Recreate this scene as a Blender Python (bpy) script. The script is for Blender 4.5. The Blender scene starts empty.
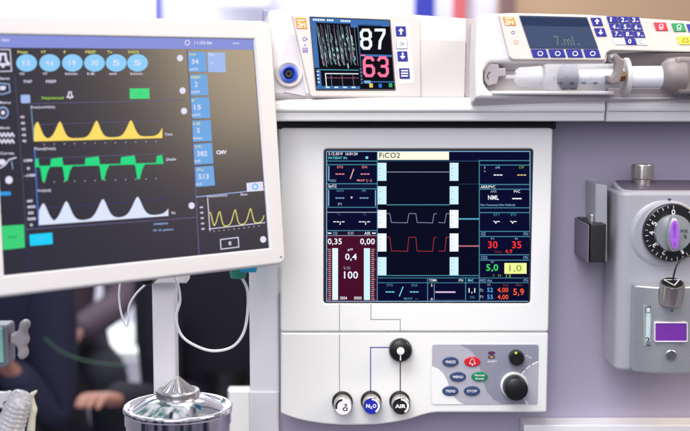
import bpy, bmesh, math, random
from mathutils import Vector as V3, Matrix
random.seed(7)
S = bpy.context.scene; COL = S.collection
R = math.radians; PI = math.pi
# ---------------------------------------------------------------- camera frame
PITCH = R(6); F = 1200.0; DIST = 1.2
RT = V3((1, 0, 0)); UP = V3((0, math.sin(PITCH), math.cos(PITCH))); FW = V3((0, math.cos(PITCH), -math.sin(PITCH)))
CAM = -DIST * FW
def ray(px, py): return RT * ((px - 345) / F) + UP * ((215.5 - py) / F) + FW
def at(px, py, Y):
    d = ray(px, py); return CAM + d * ((Y - CAM.y) / d.y)
# ---------------------------------------------------------------- materials
def lin(c): return tuple(((v / 255) / 12.92 if v / 255 <= .04045 else ((v / 255 + .055) / 1.055) ** 2.4) for v in c)
MATS = {}
def mat(name, rgb, rough=.4, metal=0, emit=None, es=1, coat=0, bump=0, bscale=400, var=.0, vscale=6, trans=0, ior=1.5, alpha=1, spec=.5, sss=0):
    if name in MATS: return MATS[name]
    m = bpy.data.materials.new(name); m.use_nodes = True; MATS[name] = m
    n = m.node_tree.nodes; l = m.node_tree.links; b = n['Principled BSDF']
    c = (*lin(rgb), 1)
    b.inputs['Base Color'].default_value = c
    b.inputs['Roughness'].default_value = rough; b.inputs['Metallic'].default_value = metal
    b.inputs['IOR'].default_value = ior; b.inputs['Specular IOR Level'].default_value = spec
    b.inputs['Coat Weight'].default_value = coat; b.inputs['Coat Roughness'].default_value = .08
    b.inputs['Transmission Weight'].default_value = trans; b.inputs['Alpha'].default_value = alpha
    if emit: b.inputs['Emission Color'].default_value = (*lin(emit), 1); b.inputs['Emission Strength'].default_value = es
    tc = n.new('ShaderNodeTexCoord')
    if var:
        t = n.new('ShaderNodeTexNoise'); t.inputs['Scale'].default_value = vscale; t.inputs['Detail'].default_value = 5
        l.new(tc.outputs['Object'], t.inputs['Vector'])
        mx = n.new('ShaderNodeMixRGB'); mx.inputs[1].default_value = tuple(v * (1 - var) for v in c[:3]) + (1,); mx.inputs[2].default_value = tuple(min(1, v * (1 + var)) for v in c[:3]) + (1,)
        l.new(t.outputs['Fac'], mx.inputs[0]); l.new(mx.outputs[0], b.inputs['Base Color'])
        mr = n.new('ShaderNodeMapRange'); mr.inputs['To Min'].default_value = max(0, rough - .07); mr.inputs['To Max'].default_value = min(1, rough + .09)
        t2 = n.new('ShaderNodeTexNoise'); t2.inputs['Scale'].default_value = vscale * 4; t2.inputs['Detail'].default_value = 6
        l.new(tc.outputs['Object'], t2.inputs['Vector']); l.new(t2.outputs['Fac'], mr.inputs['Value']); l.new(mr.outputs[0], b.inputs['Roughness'])
    if bump:
        t = n.new('ShaderNodeTexNoise'); t.inputs['Scale'].default_value = bscale; t.inputs['Detail'].default_value = 3
        l.new(tc.outputs['Object'], t.inputs['Vector'])
        bp = n.new('ShaderNodeBump'); bp.inputs['Strength'].default_value = bump; bp.inputs['Distance'].default_value = .0006
        l.new(t.outputs['Fac'], bp.inputs['Height']); l.new(bp.outputs[0], b.inputs['Normal'])
    return m
def led(rgb, es=1.0):   # a lit display colour
    return mat('lit_%d_%d_%d' % rgb, (3, 3, 4), .3, emit=rgb, es=es, spec=.02)
def ink(rgb): return mat('ink_%d_%d_%d' % rgb, rgb, .45, spec=.3)
WHITE = mat('white_plastic', (231, 231, 231), .38, bump=.12, bscale=900, var=.02, vscale=5)
WHITE2 = mat('painted_white_metal', (229, 228, 233), .32, bump=.05, bscale=300, var=.025, vscale=4)
BEZEL = mat('monitor_shell', (180, 180, 188), .42, bump=.15, bscale=1100, var=.02)
BEIGE = mat('warm_grey_plastic', (190, 183, 182), .42, bump=.15, bscale=1100, var=.02)
PUMPW = mat('pump_shell', (201, 197, 200), .4, bump=.12, bscale=1000, var=.02)
LAV = mat('lavender_panel', (168, 162, 184), .22, bump=1, bscale=9, var=.06, vscale=4)
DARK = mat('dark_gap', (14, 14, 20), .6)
BLACK = mat('black_plastic', (16, 16, 19), .32, bump=.1, bscale=800, var=.1)
BLACKM = mat('black_metal', (20, 20, 24), .45, bump=.1)
GREYB = mat('grey_brown_plastic', (128, 118, 120), .42, bump=.1, var=.04)
SEAM = mat('seam_grey', (150, 148, 160), .5)
CHROME = mat('polished_steel', (225, 222, 228), .06, 1, bump=.02, bscale=60, var=.02, vscale=20)
STEEL = mat('brushed_steel', (190, 188, 192), .28, 1, bump=.05, bscale=500, var=.04, vscale=30)
NICKEL = mat('satin_nickel', (196, 190, 186), .3, 1, bump=.04, bscale=300, var=.03)
VAPO = mat('vaporizer_paint', (160, 160, 171), .3, bump=.2, bscale=700, var=.02)
VAPD = mat('vaporizer_top', (84, 78, 96), .45, bump=.2, bscale=600, var=.05)
SILV = mat('silver_paint', (176, 180, 186), .26, .6, bump=.1, bscale=900, var=.02)
CLEAR = mat('clear_plastic', (236, 238, 246), .04, alpha=.12)
CLEARB = mat('syringe_plastic', (236, 236, 244), .16, alpha=.3)
FROST = mat('frosted_plastic', (230, 230, 236), .35, alpha=.4)
TUBEM = mat('tube_silicone', (232, 234, 242), .3, coat=.3)
NAVYK = mat('button_blue', (16, 24, 128), .35, coat=.2)
# ---------------------------------------------------------------- objects
WL = {}
def root(name, label, cat, loc, group=None):
    o = bpy.data.objects.new(name, None); COL.objects.link(o); o.location = loc; o.empty_display_size = .02
    o['label'] = label; o['category'] = cat
    if group: o['group'] = group
    WL[o.name] = V3(loc); return o
class MB:
    def __init__(s): s.v = []; s.f = []; s.fm = []; s.mats = []
    def mi(s, m):
        if m not in s.mats: s.mats.append(m)
        return s.mats.index(m)
    def poly(s, pts, m):
        i = len(s.v); s.v += [V3(p) for p in pts]; s.f.append(list(range(i, i + len(pts)))); s.fm.append(s.mi(m)); return s
    def mesh(s, vs, fs, m):
        i = len(s.v); k = s.mi(m); s.v += [V3(p) for p in vs]
        for f in fs: s.f.append([a + i for a in f]); s.fm.append(k)
        return s
    def build(s, name, parent=None, sharp=38, wn=True, weld=True):
        lo = V3(map(min, zip(*s.v))); hi = V3(map(max, zip(*s.v))); c = (lo + hi) / 2
        me = bpy.data.meshes.new(name); me.from_pydata([v - c for v in s.v], [], s.f)
        for m in s.mats: me.materials.append(m)
        for p, k in zip(me.polygons, s.fm): p.material_index = k; p.use_smooth = True
        if weld:
            bm = bmesh.new(); bm.from_mesh(me); bmesh.ops.remove_doubles(bm, verts=bm.verts, dist=2e-6); bm.to_mesh(me); bm.free()
        me.set_sharp_from_angle(angle=R(sharp)); me.update()
        o = bpy.data.objects.new(name, me); COL.objects.link(o)
        pw = WL[parent.name] if parent else V3((0, 0, 0))
        if parent: o.parent = parent
        o.location = c - pw; WL[o.name] = c
        if wn:
            w = o.modifiers.new('wn', 'WEIGHTED_NORMAL'); w.keep_sharp = True
        return o
def tag(o, label, cat, group=None):
    o['label'] = label; o['category'] = cat
    if group: o['group'] = group
    return o
def struct(o): o['kind'] = 'structure'; return o
# ---------------------------------------------------------------- planes
class Pl:
    def __init__(s, O, U, V):
        s.O = V3(O); s.U = V3(U).normalized(); s.V = (V3(V) - V3(V).dot(s.U) * s.U).normalized(); s.N = s.U.cross(s.V)
    def w(s, u, v, z=0): return s.O + s.U * u + s.V * v + s.N * z
    def p(s, px, py, z=0):
        d = ray(px, py); o = s.O + s.N * z
        return CAM + d * ((o - CAM).dot(s.N) / d.dot(s.N))
    def uv(s, px, py, z=0):
        q = s.p(px, py, z) - s.O; return (q.dot(s.U), q.dot(s.V))
def yplane(Y): return Pl((0, Y, 0), (1, 0, 0), (0, 0, 1))
def rplane(px, py, Y, yaw, tilt, roll=0):
    y = R(yaw); t = R(tilt); N0 = V3((math.sin(y), -math.cos(y), 0)); U = V3((math.cos(y), math.sin(y), 0)); Z = V3((0, 0, 1))
    Vv = Z * math.cos(t) - N0 * math.sin(t)
    r = R(roll); U, Vv = U * math.cos(r) + Vv * math.sin(r), Vv * math.cos(r) - U * math.sin(r)
    return Pl(at(px, py, Y), U, Vv)
def rnd(pts, r, n=5):
    out = []; N = len(pts); rr = r if isinstance(r, (list, tuple)) else [r] * N
    for i in range(N):
        p = V3((*pts[i], 0)); a = V3((*pts[i - 1], 0)); b = V3((*pts[(i + 1) % N], 0)); q = rr[i]
        da = (a - p); db = (b - p)
        if q <= 0: out.append((p.x, p.y)); continue
        q = min(q, da.length * .48, db.length * .48)
        A = p + da.normalized() * q; B = p + db.normalized() * q
        for k in range(n + 1):
            t = k / n; x = A * (1 - t) ** 2 + p * 2 * t * (1 - t) + B * t * t; out.append((x.x, x.y))
    return out
def ell(cx, cy, rx, ry, n=40, a0=0, a1=360): 
    return [(cx + rx * math.cos(R(a0 + (a1 - a0) * k / n)), cy + ry * math.sin(R(a0 + (a1 - a0) * k / n))) for k in range(n if a1 - a0 == 360 else n + 1)]
def plate_uv(mb, P, outer, holes, z0, z1, bev, m, brs=2):
    cu = bpy.data.curves.new('c', 'CURVE'); cu.dimensions = '2D'; cu.fill_mode = 'BOTH'
    for pts in [outer] + list(holes):
        sp = cu.splines.new('POLY'); sp.points.add(len(pts) - 1); sp.use_cyclic_u = True
        for q, p in zip(sp.points, pts): q.co = (p[0], p[1], 0, 1)
    bev = min(bev, (z1 - z0) / 2 * .98)
    cu.extrude = (z1 - z0) / 2 - bev; cu.bevel_depth = bev; cu.bevel_resolution = brs; cu.offset = -bev
    ob = bpy.data.objects.new('c', cu); me = bpy.data.meshes.new_from_object(ob)
    zc = (z0 + z1) / 2
    mb.mesh([P.w(v.co.x, v.co.y, v.co.z + zc) for v in me.vertices], [list(f.vertices) for f in me.polygons], m)
    bpy.data.objects.remove(ob); bpy.data.curves.remove(cu); bpy.data.meshes.remove(me); return mb
def plate(mb, P, outer, z0, z1, m, bev=.0008, r=0, holes=(), hr=0, brs=2):
    o = [P.uv(*p, z1) for p in outer]; o = rnd(o, r) if (r if not isinstance(r, (list, tuple)) else 1) else o
    hs = []
    for h in holes:
        q = [P.uv(*p, z1) for p in h]; hs.append(rnd(q, hr) if hr else q)
    return plate_uv(mb, P, o, hs, z0, z1, bev, m, brs)
def rect(x0, y0, x1, y1): return [(x0, y0), (x1, y0), (x1, y1), (x0, y1)]
L0 = .00012
def fl(mb, P, pts, m, z=1): mb.poly([P.p(*p, z * L0) for p in reversed(pts)], m)
def fr(mb, P, x0, y0, x1, y1, m, z=1): fl(mb, P, rect(x0, y0, x1, y1), m, z)
def stroke(mb, P, pts, w, m, z=2, closed=False):
    pts = list(pts) + ([pts[0]] if closed else [])
    for (x0, y0), (x1, y1) in zip(pts, pts[1:]):
        d = math.hypot(x1 - x0, y1 - y0) or 1; nx = -(y1 - y0) / d * w / 2; ny = (x1 - x0) / d * w / 2; ex = (x1 - x0) / d * w * .3; ey = (y1 - y0) / d * w * .3
        fl(mb, P, [(x0 - ex - nx, y0 - ey - ny), (x1 + ex - nx, y1 + ey - ny), (x1 + ex + nx, y1 + ey + ny), (x0 - ex + nx, y0 - ey + ny)], m, z)
def boxl(mb, P, x0, y0, x1, y1, w, m, z=2): stroke(mb, P, rect(x0, y0, x1, y1), w, m, z, True)
TC = {}
def glyphs(t, bold):
    if (t, bold) not in TC:
        cu = bpy.data.curves.new('t', 'FONT'); cu.body = t; cu.resolution_u = 3; cu.offset = bold; cu.space_character = 1.05
        ob = bpy.data.objects.new('t', cu); me = bpy.data.meshes.new_from_object(ob)
        vs = [(v.co.x, v.co.y) for v in me.vertices]; x0 = min(v[0] for v in vs); x1 = max(v[0] for v in vs); y0 = min(v[1] for v in vs); y1 = max(v[1] for v in vs)
        TC[(t, bold)] = ([((x - x0) / (x1 - x0), (y - y0) / (y1 - y0)) for x, y in vs], [list(f.vertices) for f in me.polygons])
        bpy.data.objects.remove(ob); bpy.data.curves.remove(cu); bpy.data.meshes.remove(me)
    return TC[(t, bold)]
def txt(mb, P, t, x0, y0, x1, y1, m, z=3, bold=.02, slope=0, shear=0):
    """fit the lettering t into a box (top left, bottom right); slope = drop per unit of run, shear = run per unit of rise"""
    vs, fs = glyphs(t, bold)
    w = x1 - x0; h = y1 - y0
    mb.mesh([P.p(x0 + u * w + shear * v * h, y1 - v * h + slope * u * w, z * L0) for u, v in vs], fs, m)
# ---------------------------------------------------------------- solids
def frame_of(d):
    d = V3(d).normalized(); a = V3((0, 0, 1)) if abs(d.z) < .9 else V3((1, 0, 0)); x = a.cross(d).normalized(); return x, d.cross(x), d
def lathe(mb, c, axis, prof, m, n=64, rfun=None, a0=0, mats=None):
    x, y, d = frame_of(axis); c = V3(c); vs = []; fs = []
    for k, (r, h) in enumerate(prof):
        for i in range(n):
            a = 2 * PI * i / n + a0; q = r * (rfun(a, k) if rfun else 1)
            vs.append(c + x * q * math.cos(a) + y * q * math.sin(a) + d * h)
    for k in range(len(prof) - 1):
        for i in range(n):
            j = (i + 1) % n; fs.append([k * n + i, k * n + j, (k + 1) * n + j, (k + 1) * n + i])
    if prof[0][0] > 1e-6: fs.append(list(reversed(range(n))))
    if prof[-1][0] > 1e-6: fs.append([(len(prof) - 1) * n + i for i in range(n)])
    return mb.mesh(vs, fs, m)
def catmull(P, n=8):
    P = [V3(p) for p in P]; Q = [2 * P[0] - P[1]] + P + [2 * P[-1] - P[-2]]; out = []
    for i in range(1, len(Q) - 2):
        a, b, c, d = Q[i - 1:i + 3]
        for k in range(n):
            t = k / n; out.append(.5 * ((2 * b) + (c - a) * t + (2 * a - 5 * b + 4 * c - d) * t * t + (3 * b - a - 3 * c + d) * t ** 3))
    return out + [P[-1]]
def tube(mb, pts, r, m, n=12, smooth=True):
    P = catmull(pts) if smooth else [V3(p) for p in pts]; x = None; vs = []; fs = []
    for i, p in enumerate(P):
        t = (P[min(i + 1, len(P) - 1)] - P[max(i - 1, 0)]).normalized()
        if x is None: x = frame_of(t)[0]
        x = (x - t * x.dot(t)).normalized(); y = t.cross(x); q = r[min(len(r) - 1, int(i / max(1, len(P) - 1) * (len(r) - 1) + .5))] if isinstance(r, list) else r
        vs += [p + x * q * math.cos(2 * PI * k / n) + y * q * math.sin(2 * PI * k / n) for k in range(n)]
    for i in range(len(P) - 1):
        for k in range(n):
            j = (k + 1) % n; fs.append([i * n + k, i * n + j, (i + 1) * n + j, (i + 1) * n + k])
    fs.append(list(reversed(range(n)))); fs.append([(len(P) - 1) * n + k for k in range(n)])
    return mb.mesh(vs, fs, m)
def box(mb, x0, x1, y0, y1, z0, z1, m, bev=.002, r=0):
    P = Pl((0, y0, 0), (1, 0, 0), (0, 0, 1))
    o = [(x0, z0), (x1, z0), (x1, z1), (x0, z1)]; o = rnd(o, r) if r else o
    return plate_uv(mb, P, o, [], -(y1 - y0), 0, bev, m)
def extr_x(mb, prof, x0, x1, m):   # profile of (y, z) pulled along x
    n = len(prof); vs = [(x0, y, z) for y, z in prof] + [(x1, y, z) for y, z in prof]
    return mb.mesh(vs, [[i, (i + 1) % n, n + (i + 1) % n, n + i] for i in range(n)] + [list(reversed(range(n))), [n + i for i in range(n)]], m)
X = lambda px, py, Y: at(px, py, Y).x
Z = lambda px, py, Y: at(px, py, Y).z

# ================================================================ ANAESTHESIA MACHINE
PM = yplane(0.0)          # plane of the two white fascias
M = root('anaesthesia_machine', 'white and lavender anaesthesia machine with dark display, gas knobs and grey key panel', 'medical machine', (0.09, .12, -.42))
zt = Z(400, 97.5, -.03)
b = MB(); box(b, X(281, 300, .05), .42, .05, .065, -.45, zt - .0232, LAV, .002)
b.build('back_panel', M)
b = MB(); box(b, X(249, 300, .05), X(279, 300, .05), .05, .30, -.45, .09, WHITE2, .003); 
b.build('side_column', M)
b = MB(); box(b, X(248.6, 392, .048), X(279.2, 392, .048), .046, .2, -.40, Z(260, 392, .046), WHITE2, .003)
b.build('column_foot', M)
b = MB(); box(b, X(281, 300, 0.03), X(547, 300, .03), .027, .0495, Z(400, 408, .03), Z(400, 131, .03), WHITE2, .004)
b.build('fascia_carrier', M)
# shelf, two slabs with a rounded nose
def nose(ztop, h, y0):
    z = ztop; 
    return [(.40, z), (y0 + .012, z), (y0 + .005, z - .002), (y0 + .001, z - .006), (y0, z - .0125), (y0 + .0015, z - .0135), (y0 + .0025, z - .0150), (y0 + .0040, z - h), (.40, z - h)]
zt = Z(400, 97.5, -.03)
b = MB(); extr_x(b, nose(zt, .0230, -.03), X(262, 100, -.03), X(606, 100, -.03), WHITE); 
o = b.build('shelf', M, sharp=30, wn=False); bv = o.modifiers.new('b', 'BEVEL'); bv.width = .003; bv.segments = 3; bv.limit_method = 'ANGLE'; bv.angle_limit = R(50)
b = MB(); extr_x(b, nose(Z(650, 97, -.022), .024, -.022), X(607.2, 100, -.022), .46, WHITE)
o = b.build('shelf_extension', M, sharp=30, wn=False); bv = o.modifiers.new('b', 'BEVEL'); bv.width = .002; bv.segments = 2; bv.limit_method = 'ANGLE'; bv.angle_limit = R(50)
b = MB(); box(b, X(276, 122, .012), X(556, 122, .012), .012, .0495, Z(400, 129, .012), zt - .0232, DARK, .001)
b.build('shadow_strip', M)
# upper fascia with display opening
SCR = [(324.2, 149), (533, 149), (529.8, 303), (323.8, 303)]
b = MB(); plate(b, PM, [(280, 128), (553, 128), (548.6, 332.2), (280.6, 332.2)], -.026, 0, WHITE, .0022, .004, [SCR], .0035)
upf = b.build('upper_fascia', M)
LOW = [(280.8, 332.7), (548.5, 332.7), (546.8, 412.8), (434, 412.8), (423, 415.2), (410, 419.6), (394, 422.8), (376, 425), (346, 425.6), (325, 424.4), (306, 421.6), (292, 418), (280.6, 413.4)]
b = MB(); plate(b, PM, LOW, -.026, 0, WHITE, .002, [.002, .003, .003] + [.006] * 9 + [.002])
lines = ink((148, 148, 158)); blu = ink((60, 60, 160)); dkl = ink((60, 60, 68))
stroke(b, PM, [(339.5, 334.5), (339.5, 392)], .8, lines, 1)
stroke(b, PM, [(400.3, 360), (400.3, 392)], 1.1, dkl, 1)
stroke(b, PM, [(389, 347.5), (370.6, 347.5), (370.6, 392)], 1.0, blu, 1)
b.build('lower_fascia', M)
b = MB(); stroke(b, PM, [(339.5, 304.5), (339.5, 331)], .8, lines, 1); b.build('printed_gas_line', upf, weld=False)
b = MB(); stroke(b, PM, [(371, 304.5), (371, 319.5), (400.3, 319.5), (400.3, 331)], .8, lines, 1); b.build('printed_gas_line', upf)
# -------- main display
PD = yplane(0.0016)
b = MB(); plate(b, PM, [(323.6, 148.4), (533.6, 148.4), (530.4, 303.6), (323.2, 303.6)], -.012, -.0006, mat('display_rim', (30, 34, 44), .3), .0008, .0036, [[(326, 151), (531.4, 151), (528.4, 301.6), (325.8, 301.6)]], .0015)
disp = b.build('display_frame', M)
b = MB()
BG = led((6, 8, 44)); BG2 = led((14, 10, 42)); TEAL = led((70, 140, 160)); TEALD = led((50, 90, 130)); LBL = led((130, 175, 215)); WH = led((240, 245, 255)); CY = led((110, 220, 240)); PK = led((235, 140, 150)); RD = led((250, 50, 50)); BAR = led((205, 240, 248)); MAR = led((70, 12, 38)); CRM = led((252, 250, 225)); DK = led((20, 22, 40)); GRN = led((60, 220, 110)); YL = led((240, 244, 150)); ORG = led((255, 92, 50)); BL = led((90, 180, 250)); GY = led((150, 160, 180)); BLK = led((5, 8, 30)); GD = led((130, 170, 70)); YW = led((220, 200, 130))
def q(x0, y0, x1, y1, m, z=1): fr(b, PD, x0, y0, x1, y1, m, z)
def T(s, x0, y0, x1, y1, m, z=3, bold=.008): txt(b, PD, s, x0, y0, x1, y1, m, z, bold)
def hl(y, x0, x1, m=TEAL, w=.8): q(x0, y - w / 2, x1, y + w / 2, m, 2)
def vl(x, y0, y1, m=TEAL, w=.8): q(x - w / 2, y0, x + w / 2, y1, m, 3)
def dash(x0, x1, y, m, n=3, h=1.1):
    w = (x1 - x0) / n
    for k in range(n): q(x0 + k * w + w * .1, y - h / 2, x0 + (k + 1) * w - w * .1, y + h / 2, m, 3)
fl(b, PD, [(323, 148), (534, 148), (531, 304), (323, 304)], BG, 0)
boxl(b, PD, 326.6, 151.4, 530, 301.4, .8, LBL, 4)
q(377.4, 160.5, 479, 276, BLK, 1); q(327, 184, 377, 188.6, led((14, 20, 56)), 1)
T('3.12.2019  16:01:24', 328.4, 152.3, 357.5, 155.2, WH); T('PATIENT IN.', 328.4, 156.6, 347.5, 159.2, CY); q(365.6, 156.4, 368.2, 158.8, CY, 3)
for y in (161.0, 164.6, 183.7, 188.8, 207.3, 212.3, 230.6): hl(y, 327, 377, TEAL if y != 212.3 else GY)
q(328.2, 166, 329.4, 181, LBL, 3)
T('SYS', 337, 165.8, 343, 168.2, PK); T('DIA', 362, 165.8, 367.4, 168.2, PK); dash(335.2, 344.6, 174, PK); dash(360.4, 369.8, 174, PK)
stroke(b, PD, [(350.3, 178.6), (353.7, 169)], .9, led((250, 180, 175)), 3); T('ADU', 330, 179.3, 336, 181.8, LBL); T('MAP [--]', 357, 179.2, 371.5, 182, PK)
T('SpO2', 328.2, 184.5, 336.5, 188.3, WH)
q(328, 190, 329.2, 206, LBL, 3); q(375, 190, 376, 206, LBL, 3); T('SpO2', 336.5, 189.7, 343.8, 192.2, TEAL); T('PR', 362, 189.7, 366, 192, TEAL)
dash(335.2, 344.6, 198, LBL); dash(359.3, 368.7, 198, LBL); fl(b, PD, [(350.4, 196.8), (352.8, 196.8), (351.6, 198.8)], WH, 3); T('PI', 338, 202.8, 341.6, 205.6, GY)
T('T1', 337, 213.2, 340.6, 215.6, TEALD); T('T2', 362.4, 213.2, 366.4, 215.6, TEALD)
for x in (333, 358.5): dash(x, x + 6.6, 221.8, WH, 2, .9); dash(x + 8.4, x + 11.8, 221.8, WH, 1, .9); stroke(b, PD, [(x + 7.5, 222), (x + 7, 224.6)], .8, WH, 3)
q(327, 231, 377, 301.4, MAR, 1); q(327, 231, 377, 235.4, led((30, 14, 44)), 2); hl(235.6, 327, 377, GY, .6)
q(327.6, 232.6, 331.4, 233.8, WH, 3); q(372, 232.6, 375.8, 233.8, WH, 3); T('O2', 333, 231.8, 337.4, 234.7, LBL); T('Efl', 348, 231.8, 353.4, 234.7, GY); T('AIR', 364.4, 231.8, 370.4, 234.7, WH)
T('0,35', 327.8, 238.4, 341.8, 245.4, WH, 3, .015); T('0,00', 360.2, 238.4, 374.8, 245.4, WH, 3, .015)
q(332.3, 248.2, 338, 300, led((225, 245, 250)), 2); q(363.9, 248.2, 370, 300, BAR, 2)
for k in range(26):
    y = 249 + k * 2; q(328.4 if k % 5 else 327.8, y, 331, y + .9, PK if k % 2 else GY, 3); q(371.4, y, 374 if k % 5 else 374.8, y + .9, PK if k % 2 else GY, 3)
T('g/lf', 347.6, 248.4, 353, 251, WH); T('0,4', 345.2, 253.6, 356.8, 261, WH, 3, .015); T('% O2', 343.6, 266.6, 350.4, 269.4, GY); T('100', 344, 271.4, 358, 278.6, WH, 3, .015); T('3004', 340, 296.6, 347, 299.6, WH); T('0000', 354, 296.6, 361.6, 299.6, WH)
q(377.6, 151, 449, 159.8, CRM, 2); T('FiCO2', 379.4, 152.6, 400, 158, DK, 4, .012)
for y in (162.8, 186.3, 210, 233.5, 257.2):
    for x in (377.7, 449.7):
        q(x, y, x + 8.7, y + 18, BAR if y in (186.3, 257.2, 162.8) else WH, 2)
        for k in range(5): q(x + 1.2, y + 1.6 + k * 3.6, x + 2.4 + (k % 2), y + 2.1 + k * 3.6, GY, 3)
hl(172, 386.6, 449.6, GY, .6); hl(204.8, 386.6, 449.6, TEAL, .9); hl(275.6, 377.6, 479, TEAL, .8); hl(161, 377.6, 479, TEALD, .5); hl(184, 458.4, 479, TEALD, .3)
for yt, yb, m in ((213.6, 222.5, led((120, 130, 165))), (237.2, 251, led((150, 45, 60)))):
    stroke(b, PD, [(386.6, yt), (389.8, yt), (391.4, yb), (407.4, yb + .3), (408.8, yt + .4), (409.6, yt), (415.8, yt), (417.2, yb), (432.6, yb + .4), (434, yt + .3), (436.6, yt)], .7, m, 2)
    stroke(b, PD, [(438.6, yb), (444.8, yb + .3), (446.4, yt), (449.6, yt)], .7, m, 2)
for k in range(12): q(458.8 + k * 1.75, 218.3, 459.9 + k * 1.75, 219.6, CY, 2); q(458.8 + k * 1.75, 245.4, 459.9 + k * 1.75, 246.7, PK, 2)
vl(377.3, 151.4, 301.4); vl(479.3, 160, 301.4); hl(278, 377.4, 530, TEAL, .6); hl(282.8, 377.4, 530, TEAL, .6); vl(427.6, 278, 301.4); vl(465.6, 278, 301.4)
T('SYS', 386.6, 284, 392.8, 286.4, TEAL); T('DIA', 411.6, 284, 417.6, 286.4, TEAL); dash(385.4, 394.6, 292, CY); dash(409.6, 418.8, 292, CY); stroke(b, PD, [(399.4, 296.2), (403, 287)], .9, CY, 3); T('MAP  --', 404, 297.4, 418, 299.8, TEAL)
T('TOMA', 429, 279, 437, 281.6, WH); T('(%)', 458.6, 279, 463.2, 281.8, WH); T('MAC', 468, 279, 473.6, 281.6, CY)
vl(434.2, 284, 300.4, LBL, .5); hl(300.2, 430, 464, TEALD, .6); T('2', 430.8, 284, 432.4, 286.6, WH); T('0', 430.8, 298, 432.6, 300.4, WH); q(435.4, 291.4, 455.4, 292.9, led((220, 190, 225)), 3)
T('1,1', 468.6, 288.2, 475.2, 293.6, WH, 3, .015); T('(%)', 470, 296, 474.6, 299, TEAL)
for y in (160.6, 165, 184.4, 189.2, 207.8, 212.6, 231.4, 236.6, 254.8, 260.2): hl(y, 479.3, 530, TEAL)
q(479.6, 184.8, 530, 189, led((14, 20, 56)), 1)
T('s', 484, 166.4, 485.4, 168.6, GY); T('a', 484, 170.2, 485.4, 172, GY); T('aHR', 495.4, 166.2, 500, 168.6, LBL); T('CVP', 519, 166, 524, 168.6, GD); dash(493.3, 502.7, 175, WH); dash(517, 526.4, 175, YW)
T('ARR/PVC', 480.6, 185.4, 495.4, 188.3, WH); T('ARR', 490.4, 190.2, 496.8, 192.6, GY); T('PVC', 514, 190.2, 520, 192.8, WH); T('NML', 488, 195.2, 498.8, 199.8, WH, 3, .02); q(512.2, 198, 521.6, 199.2, WH, 3)
T('Not Connected (Not Defined)', 480.8, 203.8, 515, 206.6, LBL)
T('ST1', 493.6, 213.6, 499.2, 216, TEAL); T('ST2', 510.6, 213.6, 516.2, 216, TEAL)
for x in (493.6, 510.4): stroke(b, PD, [(x, 221.2), (x + 1.4, 221.6), (x + 2.2, 223.4), (x + 3.4, 221.4), (x + 6, 221.6)], .8, WH, 3)
T('O2', 481, 232.4, 485.6, 235.6, LBL); T('(%)', 523.4, 232.4, 528.2, 235.8, LBL); T('CO2', 481, 256, 487.4, 259.2, LBL); T('(%)', 523.4, 256, 528.2, 259.4, LBL)
T('Fi', 491, 237.8, 494, 239.6, GY); T('Et', 515, 237.8, 518, 239.6, GY); T('30', 488, 241.2, 497.6, 248.4, RD, 3, .015); T('35', 512, 241.2, 521.4, 248.4, RD, 3, .015); T('Time', 494, 250.6, 501.6, 252.8, led((150, 40, 50))); T('4,9', 505.2, 249.4, 512.2, 253.9, RD)
T('Et', 491, 261, 494, 262.8, GY); T('5,0', 486.2, 264.2, 498.2, 272, GRN, 3, .015); q(504.4, 263, 526.6, 273.8, YL, 3); T('1,0', 509.2, 265, 521.6, 272.4, GD, 5, .012); T('(  ))', 493, 274.4, 501, 276.6, GD); T('13', 506, 274.4, 510.8, 277.4, GD)
T('ASO Aut', 479.8, 279, 492, 281.8, LBL); T('(%)', 523.4, 279, 528.2, 281.9, LBL); T('Fi', 487.6, 284, 490.4, 286, GY); T('Iso', 503.4, 284, 508.4, 286, led((150, 60, 60))); T('Des', 516, 284, 522, 286, led((150, 60, 60)))
T('Et', 480, 288.6, 483.4, 291.6, GY); T('52', 487.2, 287.8, 493, 292.2, BL); T('4,00', 497.4, 287.6, 508.4, 293, ORG, 3, .015); T('5,9', 513.2, 288.6, 524, 296.2, ORG, 3, .015)
T('Fi', 480, 295.4, 483.4, 298.4, GY); T('55', 487.2, 294.8, 493, 299.2, BL); T('4,00', 497.4, 294.6, 508.4, 300, ORG, 3, .015)
b.build('display', disp, wn=False, weld=False)
# -------- key panel
b = MB(); KP = [(432.3, 344.4), (539, 344.4), (537.6, 404.6), (431.6, 404.6)]
KG = mat('key_panel_grey', (172, 170, 184), .4, bump=.1); KD = mat('key_panel_band', (138, 138, 156), .4, bump=.1)
plate(b, PM, KP, -.001, .0007, KG, .0003, .003)
PK1 = yplane(-.0007)
def arc(cx, cy, r, a0, a1, n=26): return [(cx + r * math.cos(R(a0 + (a1 - a0) * k / n)), cy - r * math.sin(R(a0 + (a1 - a0) * k / n))) for k in range(n + 1)]
fl(b, PK1, [(460, 345), (536, 345), (538.2, 347)] + [(538.2, 361)] + [(531, 364.5), (525.6, 369), (521, 374), (520, 380), (521, 392), (526, 404.2)] + [(502, 404.2), (494, 400), (487, 392), (482.6, 380), (481, 372), (478.6, 363), (474, 354), (468.6, 349)], KD, 1)
fl(b, PK1, [(431.8, 366), (438, 368.6), (443.4, 373.6), (447, 380), (449.6, 388), (453, 396), (459, 402), (464, 404.4), (433.4, 404.4), (431.8, 403)], WHITE, 1)
WS = ink((232, 230, 238)); stroke(b, PK1, [(538, 361.8), (531, 365), (525.6, 369.6), (522, 374)], 1.4, WS, 2); stroke(b, PK1, [(521.6, 394), (524.6, 400), (527.4, 404.2)], 1.4, WS, 2)
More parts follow.
